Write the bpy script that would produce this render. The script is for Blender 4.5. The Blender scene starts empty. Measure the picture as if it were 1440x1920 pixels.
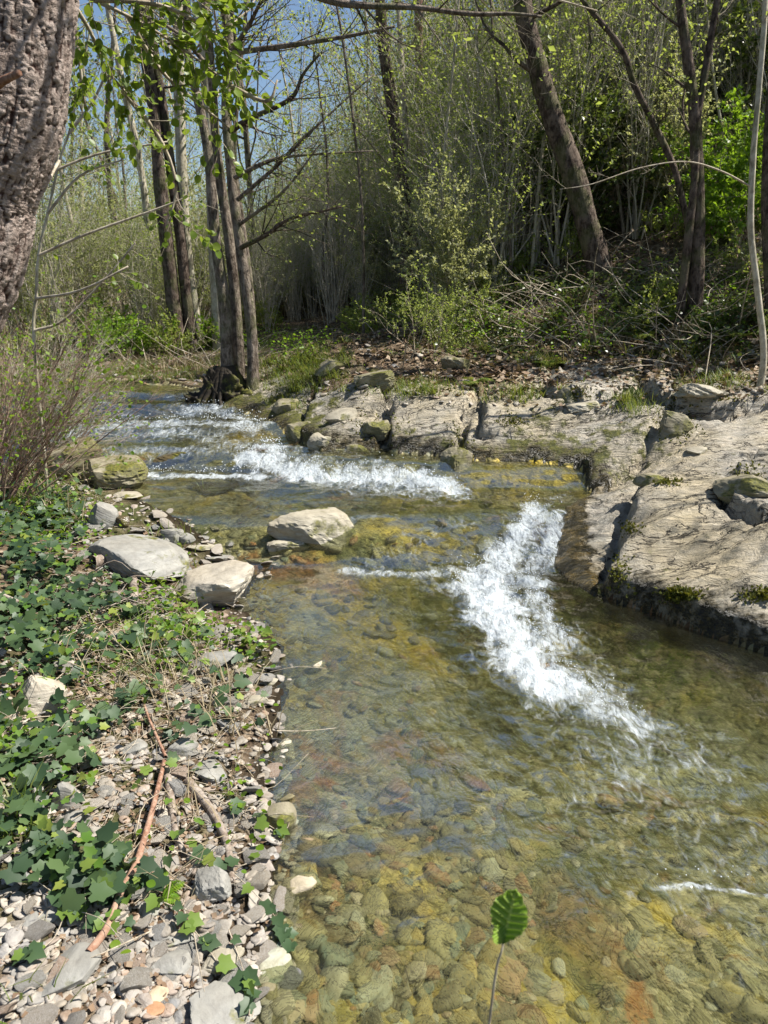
import bpy, math, random
import numpy as np
from mathutils import Vector, Matrix
random.seed(7); RS = np.random.RandomState(7)
SC = bpy.context.scene; COL = SC.collection
R = math.radians
# ---------------------------------------------------------------- camera, sky, sun, exposure
CZ = 1.95; PITCH = R(17.0); F = 1443.0
cd = bpy.data.cameras.new('camera'); cam = bpy.data.objects.new('camera', cd); COL.objects.link(cam)
cam.location = (0, 0, CZ); cam.rotation_euler = (R(90) - PITCH, 0, 0)
cd.sensor_fit = 'VERTICAL'; cd.sensor_height = 34.6; cd.sensor_width = 25.95; cd.lens = F / 1920 * 34.6
cd.clip_start = .05; cd.clip_end = 500
cd.dof.use_dof = True; cd.dof.focus_distance = 4.5; cd.dof.aperture_fstop = 7.5
SC.camera = cam
SUN_EL, SUN_AZ = 54.0, 86.0          # azimuth clockwise from +Y
w = bpy.data.worlds.new('World'); SC.world = w; w.use_nodes = True
nt = w.node_tree; nt.nodes.clear()
sky = nt.nodes.new('ShaderNodeTexSky'); sky.sky_type = 'NISHITA'; sky.sun_disc = False
sky.sun_elevation = R(SUN_EL); sky.sun_rotation = R(SUN_AZ); sky.air_density = 1.0; sky.dust_density = .6; sky.ozone_density = 2.4
bg = nt.nodes.new('ShaderNodeBackground'); bg.inputs[1].default_value = .065
wo = nt.nodes.new('ShaderNodeOutputWorld'); nt.links.new(sky.outputs[0], bg.inputs[0]); nt.links.new(bg.outputs[0], wo.inputs[0])
ld = bpy.data.lights.new('sun', 'SUN'); ld.energy = 5.0; ld.angle = R(.5); ld.color = (1, .955, .88)
sun = bpy.data.objects.new('sun', ld); COL.objects.link(sun)
SD = Vector((math.sin(R(SUN_AZ)) * math.cos(R(SUN_EL)), math.cos(R(SUN_AZ)) * math.cos(R(SUN_EL)), math.sin(R(SUN_EL))))
sun.rotation_euler = SD.to_track_quat('Z', 'Y').to_euler(); sun.location = SD * 30
SC.view_settings.view_transform = 'Standard'; SC.view_settings.look = 'None'; SC.view_settings.exposure = 1.0; SC.view_settings.gamma = 1
SC.cycles.max_bounces = 7; SC.cycles.diffuse_bounces = 3; SC.cycles.glossy_bounces = 3; SC.cycles.transmission_bounces = 4
SC.cycles.transparent_max_bounces = 8; SC.cycles.sample_clamp_indirect = 4; SC.cycles.caustics_refractive = False; SC.cycles.caustics_reflective = False

# ---------------------------------------------------------------- maths helpers
CP, SP = math.cos(PITCH), math.sin(PITCH)
def ray(px, py):
    u, v = (px - 720) / F, (960 - py) / F
    return np.stack([u, CP + v * SP, -SP + v * CP], -1) if isinstance(u, np.ndarray) else np.array([u, CP + v * SP, -SP + v * CP])
def U(px, py, z):                      # pixel -> point on the level z
    d = ray(px, py); t = (z - CZ) / d[2]; return np.array([d[0] * t, d[1] * t])
def PY(px, py, Y):                     # pixel -> point on the upright plane y=Y
    d = ray(px, py); t = Y / d[1]; return np.array([d[0] * t, Y, CZ + d[2] * t])
def ss(x, a=0., b=1.):
    t = np.clip((x - a) / (b - a), 0, 1); return t * t * (3 - 2 * t)
def hsh(i, j, s):
    n = (i * 374761393 + j * 668265263 + s * 1442695041) & 0xffffffff
    n = ((n ^ (n >> 13)) * 1274126177) & 0xffffffff
    n = ((n ^ (n >> 16)) * 2246822519) & 0xffffffff
    return ((n ^ (n >> 15)) & 0xffff) / 65535.0
def vn(x, y, s=0):
    xi = np.floor(x).astype(np.int64); yi = np.floor(y).astype(np.int64); fx = x - xi; fy = y - yi
    fx = fx * fx * fx * (fx * (fx * 6 - 15) + 10); fy = fy * fy * fy * (fy * (fy * 6 - 15) + 10)
    a = hsh(xi, yi, s); b = hsh(xi + 1, yi, s); c = hsh(xi, yi + 1, s); d = hsh(xi + 1, yi + 1, s)
    return (a + (b - a) * fx + (c - a) * fy + (a - b - c + d) * fx * fy) * 2 - 1
def fbm(x, y, o=4, s=0, g=.5):
    r = 0; A = 1; t = 0
    for k in range(o):
        r = r + A * vn(x * 2 ** k + 17.3 * k, y * 2 ** k + 9.1 * k, s + k); t += A; A *= g
    return r / t
def segd(X, Y, P, closed=True):
    best = np.full(X.shape, 1e9); idx = np.zeros(X.shape, int); n = len(P)
    for i in range(n if closed else n - 1):
        a = P[i]; b = P[(i + 1) % n]; dx, dy = b[0] - a[0], b[1] - a[1]
        t = np.clip(((X - a[0]) * dx + (Y - a[1]) * dy) / (dx * dx + dy * dy + 1e-12), 0, 1)
        d = np.hypot(X - a[0] - t * dx, Y - a[1] - t * dy); m = d < best; best = np.where(m, d, best); idx = np.where(m, i, idx)
    return best, idx
def inside(X, Y, P):
    c = np.zeros(X.shape, bool); n = len(P)
    for i in range(n):
        x0, y0 = P[i]; x1, y1 = P[(i + 1) % n]
        if y0 == y1: continue
        c ^= ((y0 > Y) != (y1 > Y)) & (X < (x1 - x0) * (Y - y0) / (y1 - y0) + x0)
    return c
# ---------------------------------------------------------------- the lie of the land
DROPS = []
def zwat(x, y):
    k = np.clip((x + .3) / 1.4, 0, 1)
    z = .23 * ss((y - (4.95 - .02 * k)) / (.6 + .37 * k))
    y2 = 7.05 + (6.2 - 7.05) * np.clip((x + 2.3) / 2.9, 0, 1)
    z = z + .14 * ss((y - y2) / .4)
    z = z + .08 * ss((y - 7.75 - .1 * x) / .5) + .1 * ss((y - 8.5) / .35) + .07 * ss((y - 9.3 - .1 * x) / .4)
    return z
WL = [  # waterline: pixel, pixel, level, bank (R right, L left, F far)
 (1440,1228,0,'R'),(1330,1195,0,'R'),(1230,1150,0,'R'),(1120,1118,0,'R'),(1062,1088,0,'R'),(1040,1045,.08,'R'),(1052,985,.2,'R'),(1062,950,.23,'R'),(1120,928,.23,'R'),
 (1085,905,.23,'R'),(980,893,.23,'R'),(890,892,.24,'R'),(845,872,.3,'R'),(770,860,.33,'R'),(690,850,.34,'R'),(600,848,.36,'R'),(560,826,.38,'R'),
 (505,790,.45,'R'),(470,772,.5,'R'),(430,760,.55,'R'),(395,742,.58,'F'),(330,722,.62,'F'),(240,712,.62,'F'),(140,712,.62,'F'),(0,722,.62,'F'),(-300,735,.62,'F'),
 (-330,830,.5,'L'),(-60,850,.42,'L'),(60,846,.4,'L'),(180,880,.34,'L'),(255,905,.3,'L'),(235,935,.23,'L'),(330,968,.23,'L'),(420,1000,.23,'L'),(490,1030,.2,'L'),
 (505,1050,.05,'L'),(470,1085,0,'L'),(450,1140,0,'L'),(520,1210,0,'L'),(535,1300,0,'L'),(505,1400,0,'L'),(500,1480,0,'L'),(530,1560,0,'L'),(500,1680,0,'L'),
 (478,1800,0,'L'),(470,1930,0,'L'),(440,2250,0,'L')]
WP = [tuple(U(a, b, z)) for a, b, z, _ in WL] + [(-.4, -.4), (-.2, -3.5), (6.5, -3.5), (5.2, 0), (3.6, 2.2), (2.75, 3.1)]
WT = [t for *_, t in WL] + ['L', 'L', 'R', 'R', 'R', 'R']
TAG = np.array([{'R': 0, 'L': 1, 'F': 2}[t] for t in WT])
HL = [(14, -2), (9, 2.5), (5.6, 5.6), (4.3, 7.3), (2.2, 8.6), (.6, 9.6), (-.7, 11.6), (-1.7, 15), (-3.6, 20), (-9, 27), (-24, 33), (-60, 30)]
HP = HL + [(-60, 200), (200, 200), (200, -2)]
def poly(pts, z): return [tuple(U(a, b, z)) for a, b in pts]
SLABS = [  # raised sheets of the schist bank: outline, height, edge softness
 (poly([(1148,1110),(1140,1060),(1150,1010),(1185,960),(1230,915),(1330,890),(1500,880),(1900,900),(1900,1240),(1560,1250),(1440,1212),(1370,1180),(1290,1150),(1225,1140)], .33), .12, .022),
 (poly([(1372,905),(1380,880),(1420,868),(1600,860),(1600,930),(1440,928)], .62), .12, .02),
 (poly([(880,880),(862,850),(870,826),(920,800),(1010,790),(1120,795),(1230,800),(1260,830),(1200,870),(1120,893),(1000,886)], .42), .07, .03),
 (poly([(725,835),(735,800),(790,775),(860,770),(905,775),(890,800),(850,835),(800,845)], .5), .10, .02),
 (poly([(560,800),(600,770),(680,760),(720,790),(700,830),(620,838)], .5), .09, .025),
 (poly([(900,800),(930,760),(1010,755),(1060,765),(1230,745),(1250,790),(1130,800),(980,805)], .62), .08, .02),
 (poly([(1020,745),(1060,715),(1130,700),(1200,715),(1190,745),(1090,757)], .8), .10, .03),
 (poly([(1200,740),(1250,700),(1350,690),(1600,690),(1600,770),(1350,760),(1270,755)], .85), .16, .02)]
def land(x, y, full=False):
    wob = .045 * fbm(x * 3.1, y * 3.1, 3, 5)
    d, idx = segd(x, y, WP); d = np.where(inside(x, y, WP), -d, d) + wob * np.clip(np.hypot(x, y) / 3, .4, 1)
    tag = TAG[idx]; isR = (tag == 0)
    wR = ss(x * 1.0 - (-.6 - .12 * (y - 8)), -.5, .5) * ss(x, -3, -1.6)
    zw = zwat(x, np.clip(y, -5, 10.5)); zw = np.where(tag == 1, zw, zw)
    dl = np.clip(d, 0, None); db = np.clip(-d, 0, None)
    # under water
    bedn = fbm(x * 2.3, y * 2.3, 4, 11); bed2 = fbm(x * 7.5, y * 7.5, 3, 12)
    slope = np.where(isR, .95, .30)
    depth = .44 * (1 - np.exp(-db * slope / .42)) + .01
    shallow = ss(y, 5.0, 5.4) * .6
    depth = depth * (1 - shallow) 
    bed = zw - depth + (bedn * .06 + bed2 * .018) * ss(db, 0, .35)
    # ledge under the plunge
    # right bank
    strx, stry = x * .97 + y * .25, -x * .25 + y * .97
    lay = fbm(strx * .9, stry * 3.2, 4, 21)
    ter = (lay * 7); tf = np.floor(ter); ter = (tf + ss(ter - tf, .72, 1.0)) / 7 - lay * .15
    rb = .015 + .05 * ss(dl, 0, .12) + .27 * ss(dl, .05, .9) + .33 * ss(dl, 1., 3.6) * 1.0 + ter * .12 * ss(dl, .02, .3) + .03 * fbm(strx * 4, stry * 14, 3, 23) * ss(dl, .02, .2)
    sl = 0
    for P, h, e in SLABS:
        sd, _ = segd(x, y, P); ins = inside(x, y, P); sd = np.where(ins, sd, -sd) + .05 * fbm(x * 5, y * 5, 3, 31) + .012 * fbm(x * 25, y * 25, 2, 32)
        sl = sl + h * ss(sd, -e * .4, e) - .07 * ss(sd, -.09, -.03) * (1 - ss(sd, -.03, 0)) * ss(-sd, 0, .01)
    rb = rb + sl * ss(dl, -.01, .06)
    # left and far bank
    lb = .012 + .07 * dl + .16 * ss(dl, .0, 1.) * ss(y, 2.6, 5.) * (1 - ss(y, 4.8, 5.6)) + .30 * ss(dl, .75, 1.9) * ss(y, 1.6, 2.6) + .022 * fbm(x * 6, y * 6, 3, 41) + .03 * fbm(x * 1.7, y * 1.7, 3, 42)
    lb = np.minimum(lb, 1.2 + .0 * dl)
    fb = .03 + .07 * np.clip(dl, 0, 6) + .05 * fbm(x * 1.3, y * 1.3, 4, 43)
    b = np.where(isR, rb, np.where(tag == 1, lb, fb))
    kf = ss(dl, 2.5, 6); b = b * (1 - kf) + kf * .45
    # hill
    hd, _ = segd(x, y, HP); hin = inside(x, y, HP); az = np.arctan2(x, y)
    s = .13 + (.60 - .13) * ss(az, R(-9), R(14))
    h = np.where(hin, hd, 0); mound = s * (h - 1.0 * (1 - np.exp(-h / 1.0)))
    mound = np.minimum(mound, 34 * np.tanh(mound / 34)) 
    rough = (.22 * fbm(x * .55, y * .55, 4, 51) + .06 * fbm(x * 2.2, y * 2.2, 3, 52)) * ss(h, 0, 2.0)
    z = np.where(d > 0, zw + b, bed) + mound + rough * (1 + .06 * np.clip(h, 0, 30))
    # bank knoll behind the mossy stump
    z = z + .22 * np.exp(-(((x + .9) / .75) ** 2 + ((y - 11.0) / 1.2) ** 2)) * ss(dl, 0, .5)
    if not full: return z
    rock = np.where(isR, 1., 0.) * (1 - ss(dl + .5 * fbm(x * 1.1, y * 1.1, 3, 61), .55 + .45 * np.clip(x + .2, 0, 3), .9 + .6 * np.clip(x + .2, 0, 3))) * (1 - ss(h, -.1, .8))
    return z, d, tag, rock, h, sl
R0, AY = 1.0, -1.1
rows = np.concatenate([np.exp(np.linspace(math.log(1.4), math.log(15), 660)), np.exp(np.linspace(math.log(15.1), math.log(150), 110))])
cols = np.linspace(R(-64), R(66), 680)
RR, TT = np.meshgrid(rows, cols, indexing='ij'); GX = RR * np.sin(TT); GY = AY + RR * np.cos(TT)
GZ, GD, GT, GROCK, GH, GSL = land(GX, GY, True)
def gz(x, y):
    x = np.asarray(x, float); y = np.asarray(y, float)
    r = np.hypot(x, y - AY); t = np.arctan2(x, y - AY)
    fi = np.interp(r, rows, np.arange(len(rows))); fj = np.clip((t - cols[0]) / (cols[1] - cols[0]), 0, len(cols) - 1.001)
    i = np.clip(fi.astype(int), 0, len(rows) - 2); j = fj.astype(int); a = fi - i; b = fj - j
    return (GZ[i, j] * (1 - a) * (1 - b) + GZ[i + 1, j] * a * (1 - b) + GZ[i, j + 1] * (1 - a) * b + GZ[i + 1, j + 1] * a * b)
def gd(x, y):
    r = np.hypot(x, np.asarray(y) - AY); t = np.arctan2(x, np.asarray(y) - AY)
    i = np.clip(np.interp(r, rows, np.arange(len(rows))).astype(int), 0, len(rows) - 1); j = np.clip(((t - cols[0]) / (cols[1] - cols[0])).astype(int), 0, len(cols) - 1)
    return GD[i, j]
TS = np.exp(np.linspace(math.log(1.2), math.log(90), 420))
def hits(px, py, dmin=1.2):             # where the rays through pixels meet the ground
    px = np.asarray(px, float); py = np.asarray(py, float); D = ray(px, py)
    P = D[:, None, :] * TS[None, :, None]; z = P[..., 2] + CZ; g = gz(P[..., 0], P[..., 1])
    below = z < g; k = np.argmax(below, 1); ok = below.any(1); k = np.clip(k, 1, None)
    n = np.arange(len(px)); z0 = z[n, k - 1] - g[n, k - 1]; z1 = z[n, k] - g[n, k]; t = TS[k - 1] + (TS[k] - TS[k - 1]) * z0 / (z0 - z1 + 1e-9)
    X = D * t[:, None]; X[:, 2] = gz(X[:, 0], X[:, 1]); return X, ok
def hit(px, py): return hits([px], [py])[0][0]

# ---------------------------------------------------------------- mesh builder
class MB:
    def __init__(s): s.v = []; s.f = {}; s.n = 0
    def add(s, V, Fs):
        V = np.asarray(V, float); s.v.append(V)
        for Fa in (Fs if isinstance(Fs, list) else [Fs]):
            Fa = np.asarray(Fa, np.int64)
            if len(Fa): s.f.setdefault(Fa.shape[1], []).append(Fa + s.n)
        s.n += len(V); return s
    def mesh(s, name, mat, smooth=True, attrs=None):
        me = bpy.data.meshes.new(name)
        if not s.v: me.materials.append(mat); return me
        V = np.concatenate(s.v); me.vertices.add(len(V)); me.vertices.foreach_set('co', V.astype(np.float32).ravel())
        L = []; st = []; tot = 0
        for k, fs in s.f.items():
            A = np.concatenate(fs); L.append(A.ravel()); st.append(tot + np.arange(len(A)) * k); tot += A.size
        L = np.concatenate(L); st = np.concatenate(st)
        me.loops.add(len(L)); me.loops.foreach_set('vertex_index', L.astype(np.int32))
        me.polygons.add(len(st)); me.polygons.foreach_set('loop_start', st.astype(np.int32))
        if smooth: me.polygons.foreach_set('use_smooth', np.ones(len(st), bool))
        me.update(calc_edges=True); me.materials.append(mat)
        for k, a in (attrs or {}).items():
            at = me.attributes.new(k, 'FLOAT', 'POINT'); at.data.foreach_set('value', np.asarray(a, np.float32))
        return me
    def build(s, name, mat, parent=None, smooth=True, attrs=None, sharp=None):
        me = s.mesh(name, mat, smooth, attrs)
        if sharp: me.set_sharp_from_angle(angle=R(sharp))
        return link(name, me, parent)
def link(name, me, parent=None):
    o = bpy.data.objects.new(name, me); COL.objects.link(o)
    if parent: o.parent = parent
    return o
def tag(o, label=None, cat=None, group=None, kind=None):
    if label: o['label'] = label
    if cat: o['category'] = cat
    if group: o['group'] = group
    if kind: o['kind'] = kind
    return o
def empty(name, loc, rz=0, sc=1):
    o = bpy.data.objects.new(name, None); COL.objects.link(o); o.location = loc; o.rotation_euler = (0, 0, rz); o.scale = (sc,) * 3; return o
def copy_tree(o, parent=None):
    c = o.copy(); COL.objects.link(c); c.parent = parent
    for ch in [k for k in bpy.data.objects if k.parent == o]: copy_tree(ch, c)
    return c
def tube(mb, P, r, n=5, cap=True, wob=0.0, sd=0):
    P = np.asarray(P, float); m = len(P); r = np.broadcast_to(np.asarray(r, float), (m,))
    T = np.gradient(P, axis=0); T /= np.linalg.norm(T, axis=1)[:, None] + 1e-9
    ref = np.array([0, 0, 1.]) if abs(T[0, 2]) < .8 else np.array([1., 0, 0])
    A = np.cross(T, ref); A /= np.linalg.norm(A, axis=1)[:, None] + 1e-9; B = np.cross(T, A)
    th = np.arange(n) * 2 * math.pi / n; rr = r[:, None] * np.ones(n)
    if wob:
        s = np.concatenate([[0], np.cumsum(np.linalg.norm(np.diff(P, axis=0), axis=1))]); S = s[:, None] * np.ones(n)
        cx = np.cos(th)[None] * 3 + 0 * S; cy = np.sin(th)[None] * 3 + S * 2
        rr = rr * (1 + wob * (fbm(cx, cy, 3, sd) + .7 * fbm(cx * 2 + 9, cy * 1.4, 2, sd + 5)))
    V = P[:, None] + rr[..., None] * (np.cos(th)[None, :, None] * A[:, None] + np.sin(th)[None, :, None] * B[:, None])
    i = np.arange(m - 1)[:, None] * n; j = np.arange(n)[None]; k = (j + 1) % n
    Q = np.stack([i + j, i + k, i + n + k, i + n + j], -1).reshape(-1, 4)
    V = V.reshape(-1, 3)
    if cap:
        V = np.concatenate([V, P[-1:]]); jj = np.arange(n); Tt = np.stack([(m - 1) * n + jj, (m - 1) * n + (jj + 1) % n, np.full(n, m * n)], -1)
        mb.add(V, [Q, Tt])
    else: mb.add(V, Q)
def smooth_path(P, k=4):
    P = np.asarray(P, float); n = len(P)
    if n < 3: return np.array([P[0] + (P[-1] - P[0]) * t for t in np.linspace(0, 1, k + 1)])
    Q = np.vstack([2 * P[0] - P[1], P, 2 * P[-1] - P[-2]]); out = []
    for i in range(n - 1):
        a, b, c, d = Q[i:i + 4]
        for t in np.arange(k) / k: out.append(.5 * (2 * b + (c - a) * t + (2 * a - 5 * b + 4 * c - d) * t * t + (3 * b - a - 3 * c + d) * t ** 3))
    out.append(P[-1]); return np.array(out)
# leaf templates: (verts, tris)
def leaf_t(kind):
    if kind == 'kite':
        return np.array([[0, 0, 0], [.32, .45, .06], [0, 1, -.08], [-.32, .45, .06]]), np.array([[0, 1, 2], [0, 2, 3]])
    if kind == 'oval':
        o = [(0, 0), (.25, .12), (.40, .36), (.40, .6), (.25, .84), (0, 1.0)]
        V = [[x, y, .16 * abs(x) - .12 * y * y] for x, y in o] + [[-x, y, .16 * abs(x) - .12 * y * y] for x, y in o[1:-1]] + [[0, .36, -.04], [0, .65, -.07]]
        return np.array(V), np.array([[0, 1, 10], [1, 2, 10], [2, 3, 11], [2, 11, 10], [3, 4, 11], [4, 5, 11], [0, 10, 6], [6, 10, 7], [7, 11, 8], [7, 10, 11], [8, 11, 9], [9, 11, 5]])
    if kind == 'ivy':
        o = [(0, .0), (.22, -.16), (.5, -.02), (.42, .23), (.54, .48), (.30, .58), (0, 1.0)]
        R_ = [[x, y, .14 * abs(x) - .16 * y * y] for x, y in o]; L_ = [[-x, y, .14 * abs(x) - .16 * y * y] for x, y in o[1:-1]]
        V = R_ + L_[::-1] + [[0, .3, -.03]]; n = len(V) - 1
        return np.array(V), np.array([[i, (i + 1) % n, n] for i in range(n)])
    if kind == 'blade':
        return np.array([[-.04, 0, 0], [.04, 0, 0], [.03, .5, -.05], [-.03, .5, -.05], [0, 1, -.35]]), np.array([[0, 1, 2], [0, 2, 3], [3, 2, 4]])
def leaves(mb, P, D, N, S, kind='kite', wid=1.0):   # P tips' bases, D along, N up, S sizes
    P = np.asarray(P, float)
    if not len(P): return
    V, T = leaf_t(kind); D = D / (np.linalg.norm(D, axis=1)[:, None] + 1e-9)
    X = np.cross(D, N); X /= np.linalg.norm(X, axis=1)[:, None] + 1e-9; Z = np.cross(X, D); S = np.asarray(S)[:, None, None]
    W = P[:, None] + S * (V[None, :, 0:1] * X[:, None] * wid + V[None, :, 1:2] * D[:, None] + V[None, :, 2:3] * Z[:, None])
    n = len(P); m = len(V); mb.add(W.reshape(-1, 3), (T[None] + (np.arange(n) * m)[:, None, None]).reshape(-1, 3))
def rnd(n): v = RS.normal(size=(n, 3)); return v / np.linalg.norm(v, axis=1)[:, None]
def ico(sub):
    import bmesh
    bm = bmesh.new(); bmesh.ops.create_icosphere(bm, subdivisions=sub, radius=1); bm.verts.ensure_lookup_table()
    V = np.array([v.co[:] for v in bm.verts]); T = np.array([[v.index for v in f.verts] for f in bm.faces]); bm.free(); return V, T
I1, I2, I3, I5 = ico(1), ico(2), ico(3), ico(5)
def rockv(base, sd, dims, cuts=9, rough=.06, lam=0.0, rnd_=.14):
    V = base[0].copy(); rs = np.random.RandomState(sd)
    for k in range(cuts + 3):                       # planar cuts give it faces and arrises
        n = rs.normal(size=3); n[2] *= .6
        if k < 2: n = np.array([rs.normal(0, .12), rs.normal(0, .12), 1. - 2 * k])
        n /= np.linalg.norm(n); h = rs.uniform(.42, .8); e = V @ n - h; V = V - np.clip(e, 0, None)[:, None] * n * .97
    V = V * (1 - rnd_) + base[0] * rnd_ * np.abs(V).max(0); V = V / np.abs(V).max(0)
    q = V * 2.2
    nz = fbm(q[:, 0] + q[:, 2] * .7 + sd, q[:, 1] - q[:, 2] * .8, 4, sd)
    V = V * (1 + rough * 1.3 * nz + rough * .5 * fbm(q[:, 0] * 4 + q[:, 2] * 5, q[:, 1] * 4 - q[:, 2] * 3, 2, sd + 3))[:, None]
    if lam:
        t = V[:, 2] * 6 + nz * .8 + V[:, 0] * .5; V[:, :2] *= (1 + lam * (ss(t - np.floor(t), .0, .25) - .7) * (1 - np.abs(V[:, 2:3])[:, 0]))[:, None]
    return V * np.array(dims)
# ---------------------------------------------------------------- materials
def mat(name):
    m = bpy.data.materials.new(name); m.use_nodes = True; m.node_tree.nodes.clear(); return m, Nt(m.node_tree)
class Nt:
    def __init__(s, t): s.t = t
    def n(s, ty, ins=None, **kw):
        nd = s.t.nodes.new(ty)
        for k, v in kw.items(): setattr(nd, k, v)
        for k, v in (ins or {}).items():
            if hasattr(v, 'is_linked') or hasattr(v, 'links'): s.t.links.new(v, nd.inputs[k])
            else: nd.inputs[k].default_value = v
        return nd
    def noise(s, sc, det=4, ro=.55, vec=None, dist=0): return s.n('ShaderNodeTexNoise', dict({'Scale': sc, 'Detail': det, 'Roughness': ro, 'Distortion': dist}, **({'Vector': vec} if vec else {}))).outputs['Fac']
    def ramp(s, fac, stops):
        r = s.n('ShaderNodeValToRGB', {'Fac': fac}); e = r.color_ramp.elements
        while len(e) < len(stops): e.new(.5)
        for i, (p, c) in enumerate(stops): e[i].position = p; e[i].color = (*c, 1) if len(c) == 3 else c
        return r.outputs[0]
    def mix(s, f, a, b, bt='MIX'):
        m = s.n('ShaderNodeMix', data_type='RGBA', blend_type=bt)
        for sock, v in ((m.inputs[0], f), (m.inputs[6], a), (m.inputs[7], b)):
            if hasattr(v, 'links'): s.t.links.new(v, sock)
            else: sock.default_value = v if not isinstance(v, tuple) or len(v) == 4 else (*v, 1)
        return m.outputs[2]
    def math(s, op, a, b=0., c=0., clamp=False):
        m = s.n('ShaderNodeMath', operation=op, use_clamp=clamp)
        for i, v in enumerate((a, b, c)):
            if hasattr(v, 'links'): s.t.links.new(v, m.inputs[i])
            else: m.inputs[i].default_value = v
        return m.outputs[0]
    def attr(s, name): return s.n('ShaderNodeAttribute', attribute_name=name).outputs['Fac']
    def pos(s): return s.n('ShaderNodeNewGeometry').outputs['Position']
    def obj(s): return s.n('ShaderNodeTexCoord').outputs['Object']
    def mapv(s, vec, sc=(1, 1, 1), rot=(0, 0, 0)): return s.n('ShaderNodeMapping', {'Vector': vec, 'Scale': sc, 'Rotation': rot}).outputs[0]
    def bump(s, h, st=.5, di=.01, nrm=None): return s.n('ShaderNodeBump', dict({'Height': h, 'Strength': st, 'Distance': di}, **({'Normal': nrm} if nrm else {}))).outputs[0]
    def out(s, sh): s.n('ShaderNodeOutputMaterial', {'Surface': sh})
    def pr(s, col, rough=.8, nrm=None, spec=.3, **kw):
        i = {'Base Color': col, 'Roughness': rough, 'Specular IOR Level': spec}
        if nrm: i['Normal'] = nrm
        i.update(kw); return s.n('ShaderNodeBsdfPrincipled', i).outputs[0]
def col4(c): return (*c, 1)
def leafmat(name, a, b, c, trans=.4, rough=.45, spec=.3, isl=True):
    m, t = mat(name); g = t.n('ShaderNodeNewGeometry'); r = g.outputs['Random Per Island']
    co = t.ramp(r, [(0, a), (.5, b), (1, c)])
    oi = t.n('ShaderNodeObjectInfo').outputs['Random']; co = t.mix(t.math('MULTIPLY', oi, .35), co, col4([x * .55 for x in b]))
    sh = t.pr(co, rough, spec=spec); tr = t.n('ShaderNodeBsdfTranslucent', {'Color': t.mix(.5, co, col4((min(1, c[0] * 1.5), min(1, c[1] * 1.5), c[2] * .6)))}).outputs[0]
    t.out(t.n('ShaderNodeMixShader', {0: trans, 1: sh, 2: tr}).outputs[0]); return m
def barkmat(name, dark, mid, light, sc=1., lich=.0, bs=1.):
    m, t = mat(name); p = t.obj(); v = t.mapv(p, (9 * sc, 9 * sc, 2.6 * sc))
    n1 = t.noise(1.6, 6, .65, v, .4); n2 = t.noise(7, 5, .7, p)
    co = t.ramp(n1, [(.3, dark), (.5, mid), (.68, light)]); co = t.mix(t.ramp(n2, [(.45, (0, 0, 0)), (.62, (.8, .8, .8))]), co, col4(light))
    if lich: co = t.mix(t.math('MULTIPLY', t.ramp(t.noise(3.2, 4, .6, p), [(.5, (0, 0, 0)), (.6, (1, 1, 1))]), lich), co, (.11, .14, .035, 1))
    h = t.math('ADD', n1, t.math('MULTIPLY', n2, .4)); t.out(t.pr(co, .9, t.bump(h, 1.0, .02 * bs), spec=.15)); return m
def stonemat(name, base, vein, moss=.0, wet=False, island=False, obr=False, sc=1., palette=None):
    m, t = mat(name); p = t.obj(); v = t.mapv(p, (5 * sc, 5 * sc, 26 * sc), (.2, .15, .3))
    n1 = t.noise(1.2, 6, .6, v, .6); n2 = t.noise(22 * sc, 5, .7, p); n3 = t.noise(2.2 * sc, 3, .5, p)
    b = col4(base)
    if palette:
        src = t.n('ShaderNodeNewGeometry').outputs['Random Per Island'] if island else t.n('ShaderNodeObjectInfo').outputs['Random']
        b = t.ramp(src, palette); b.node.color_ramp.interpolation = 'CONSTANT' if not island else 'LINEAR'
    co = t.mix(t.ramp(n1, [(.35, (0, 0, 0)), (.7, (.75, .75, .75))]), b, col4(vein))
    co = t.mix(t.ramp(n3, [(.35, (.45, .45, .45)), (.6, (0, 0, 0))]), co, t.mix(1, co, (.62, .56, .46, 1), 'MULTIPLY'))
    co = t.mix(t.ramp(n2, [(.3, (.5, .5, .5)), (.55, (0, 0, 0))]), co, t.mix(1, co, (.55, .52, .5, 1), 'MULTIPLY'))
    if moss:
        nz = t.n('ShaderNodeSeparateXYZ', {0: t.n('ShaderNodeNewGeometry').outputs['Normal']}).outputs[2]
        k = t.math('MULTIPLY', t.ramp(t.noise(4.5 * sc, 5, .65, p), [(.62 - moss * .2, (0, 0, 0)), (.70 - moss * .2, (1, 1, 1))]), t.math('ADD', t.math('MULTIPLY', nz, .5), .6, clamp=True))
        co = t.mix(k, co, t.ramp(t.noise(60, 3, .6, p), [(.3, (.03, .035, .008)), (.6, (.13, .125, .02)), (.8, (.25, .22, .04))]))
    nz3 = t.n('ShaderNodeSeparateXYZ', {0: t.pos()}).outputs[2]
    h = t.math('ADD', t.math('MULTIPLY', n1, 1.0), t.math('MULTIPLY', n2, .35))
    t.out(t.pr(co, .22 if wet else .72, t.bump(h, .8, .012), spec=.5 if wet else .3)); return m
M = {}
M['leaf_small'] = leafmat('small spring leaves', (.14, .19, .04), (.22, .28, .07), (.38, .44, .14), .5)
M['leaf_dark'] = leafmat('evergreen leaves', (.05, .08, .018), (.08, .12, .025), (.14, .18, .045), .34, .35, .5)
M['leaf_olive'] = leafmat('dusty olive leaves', (.20, .22, .11), (.31, .33, .18), (.46, .47, .29), .48)
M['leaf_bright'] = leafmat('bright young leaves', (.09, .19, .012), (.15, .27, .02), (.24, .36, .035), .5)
M['leaf_hazel'] = leafmat('hazel leaves', (.10, .17, .02), (.16, .24, .03), (.25, .32, .05), .5, .4)
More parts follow.
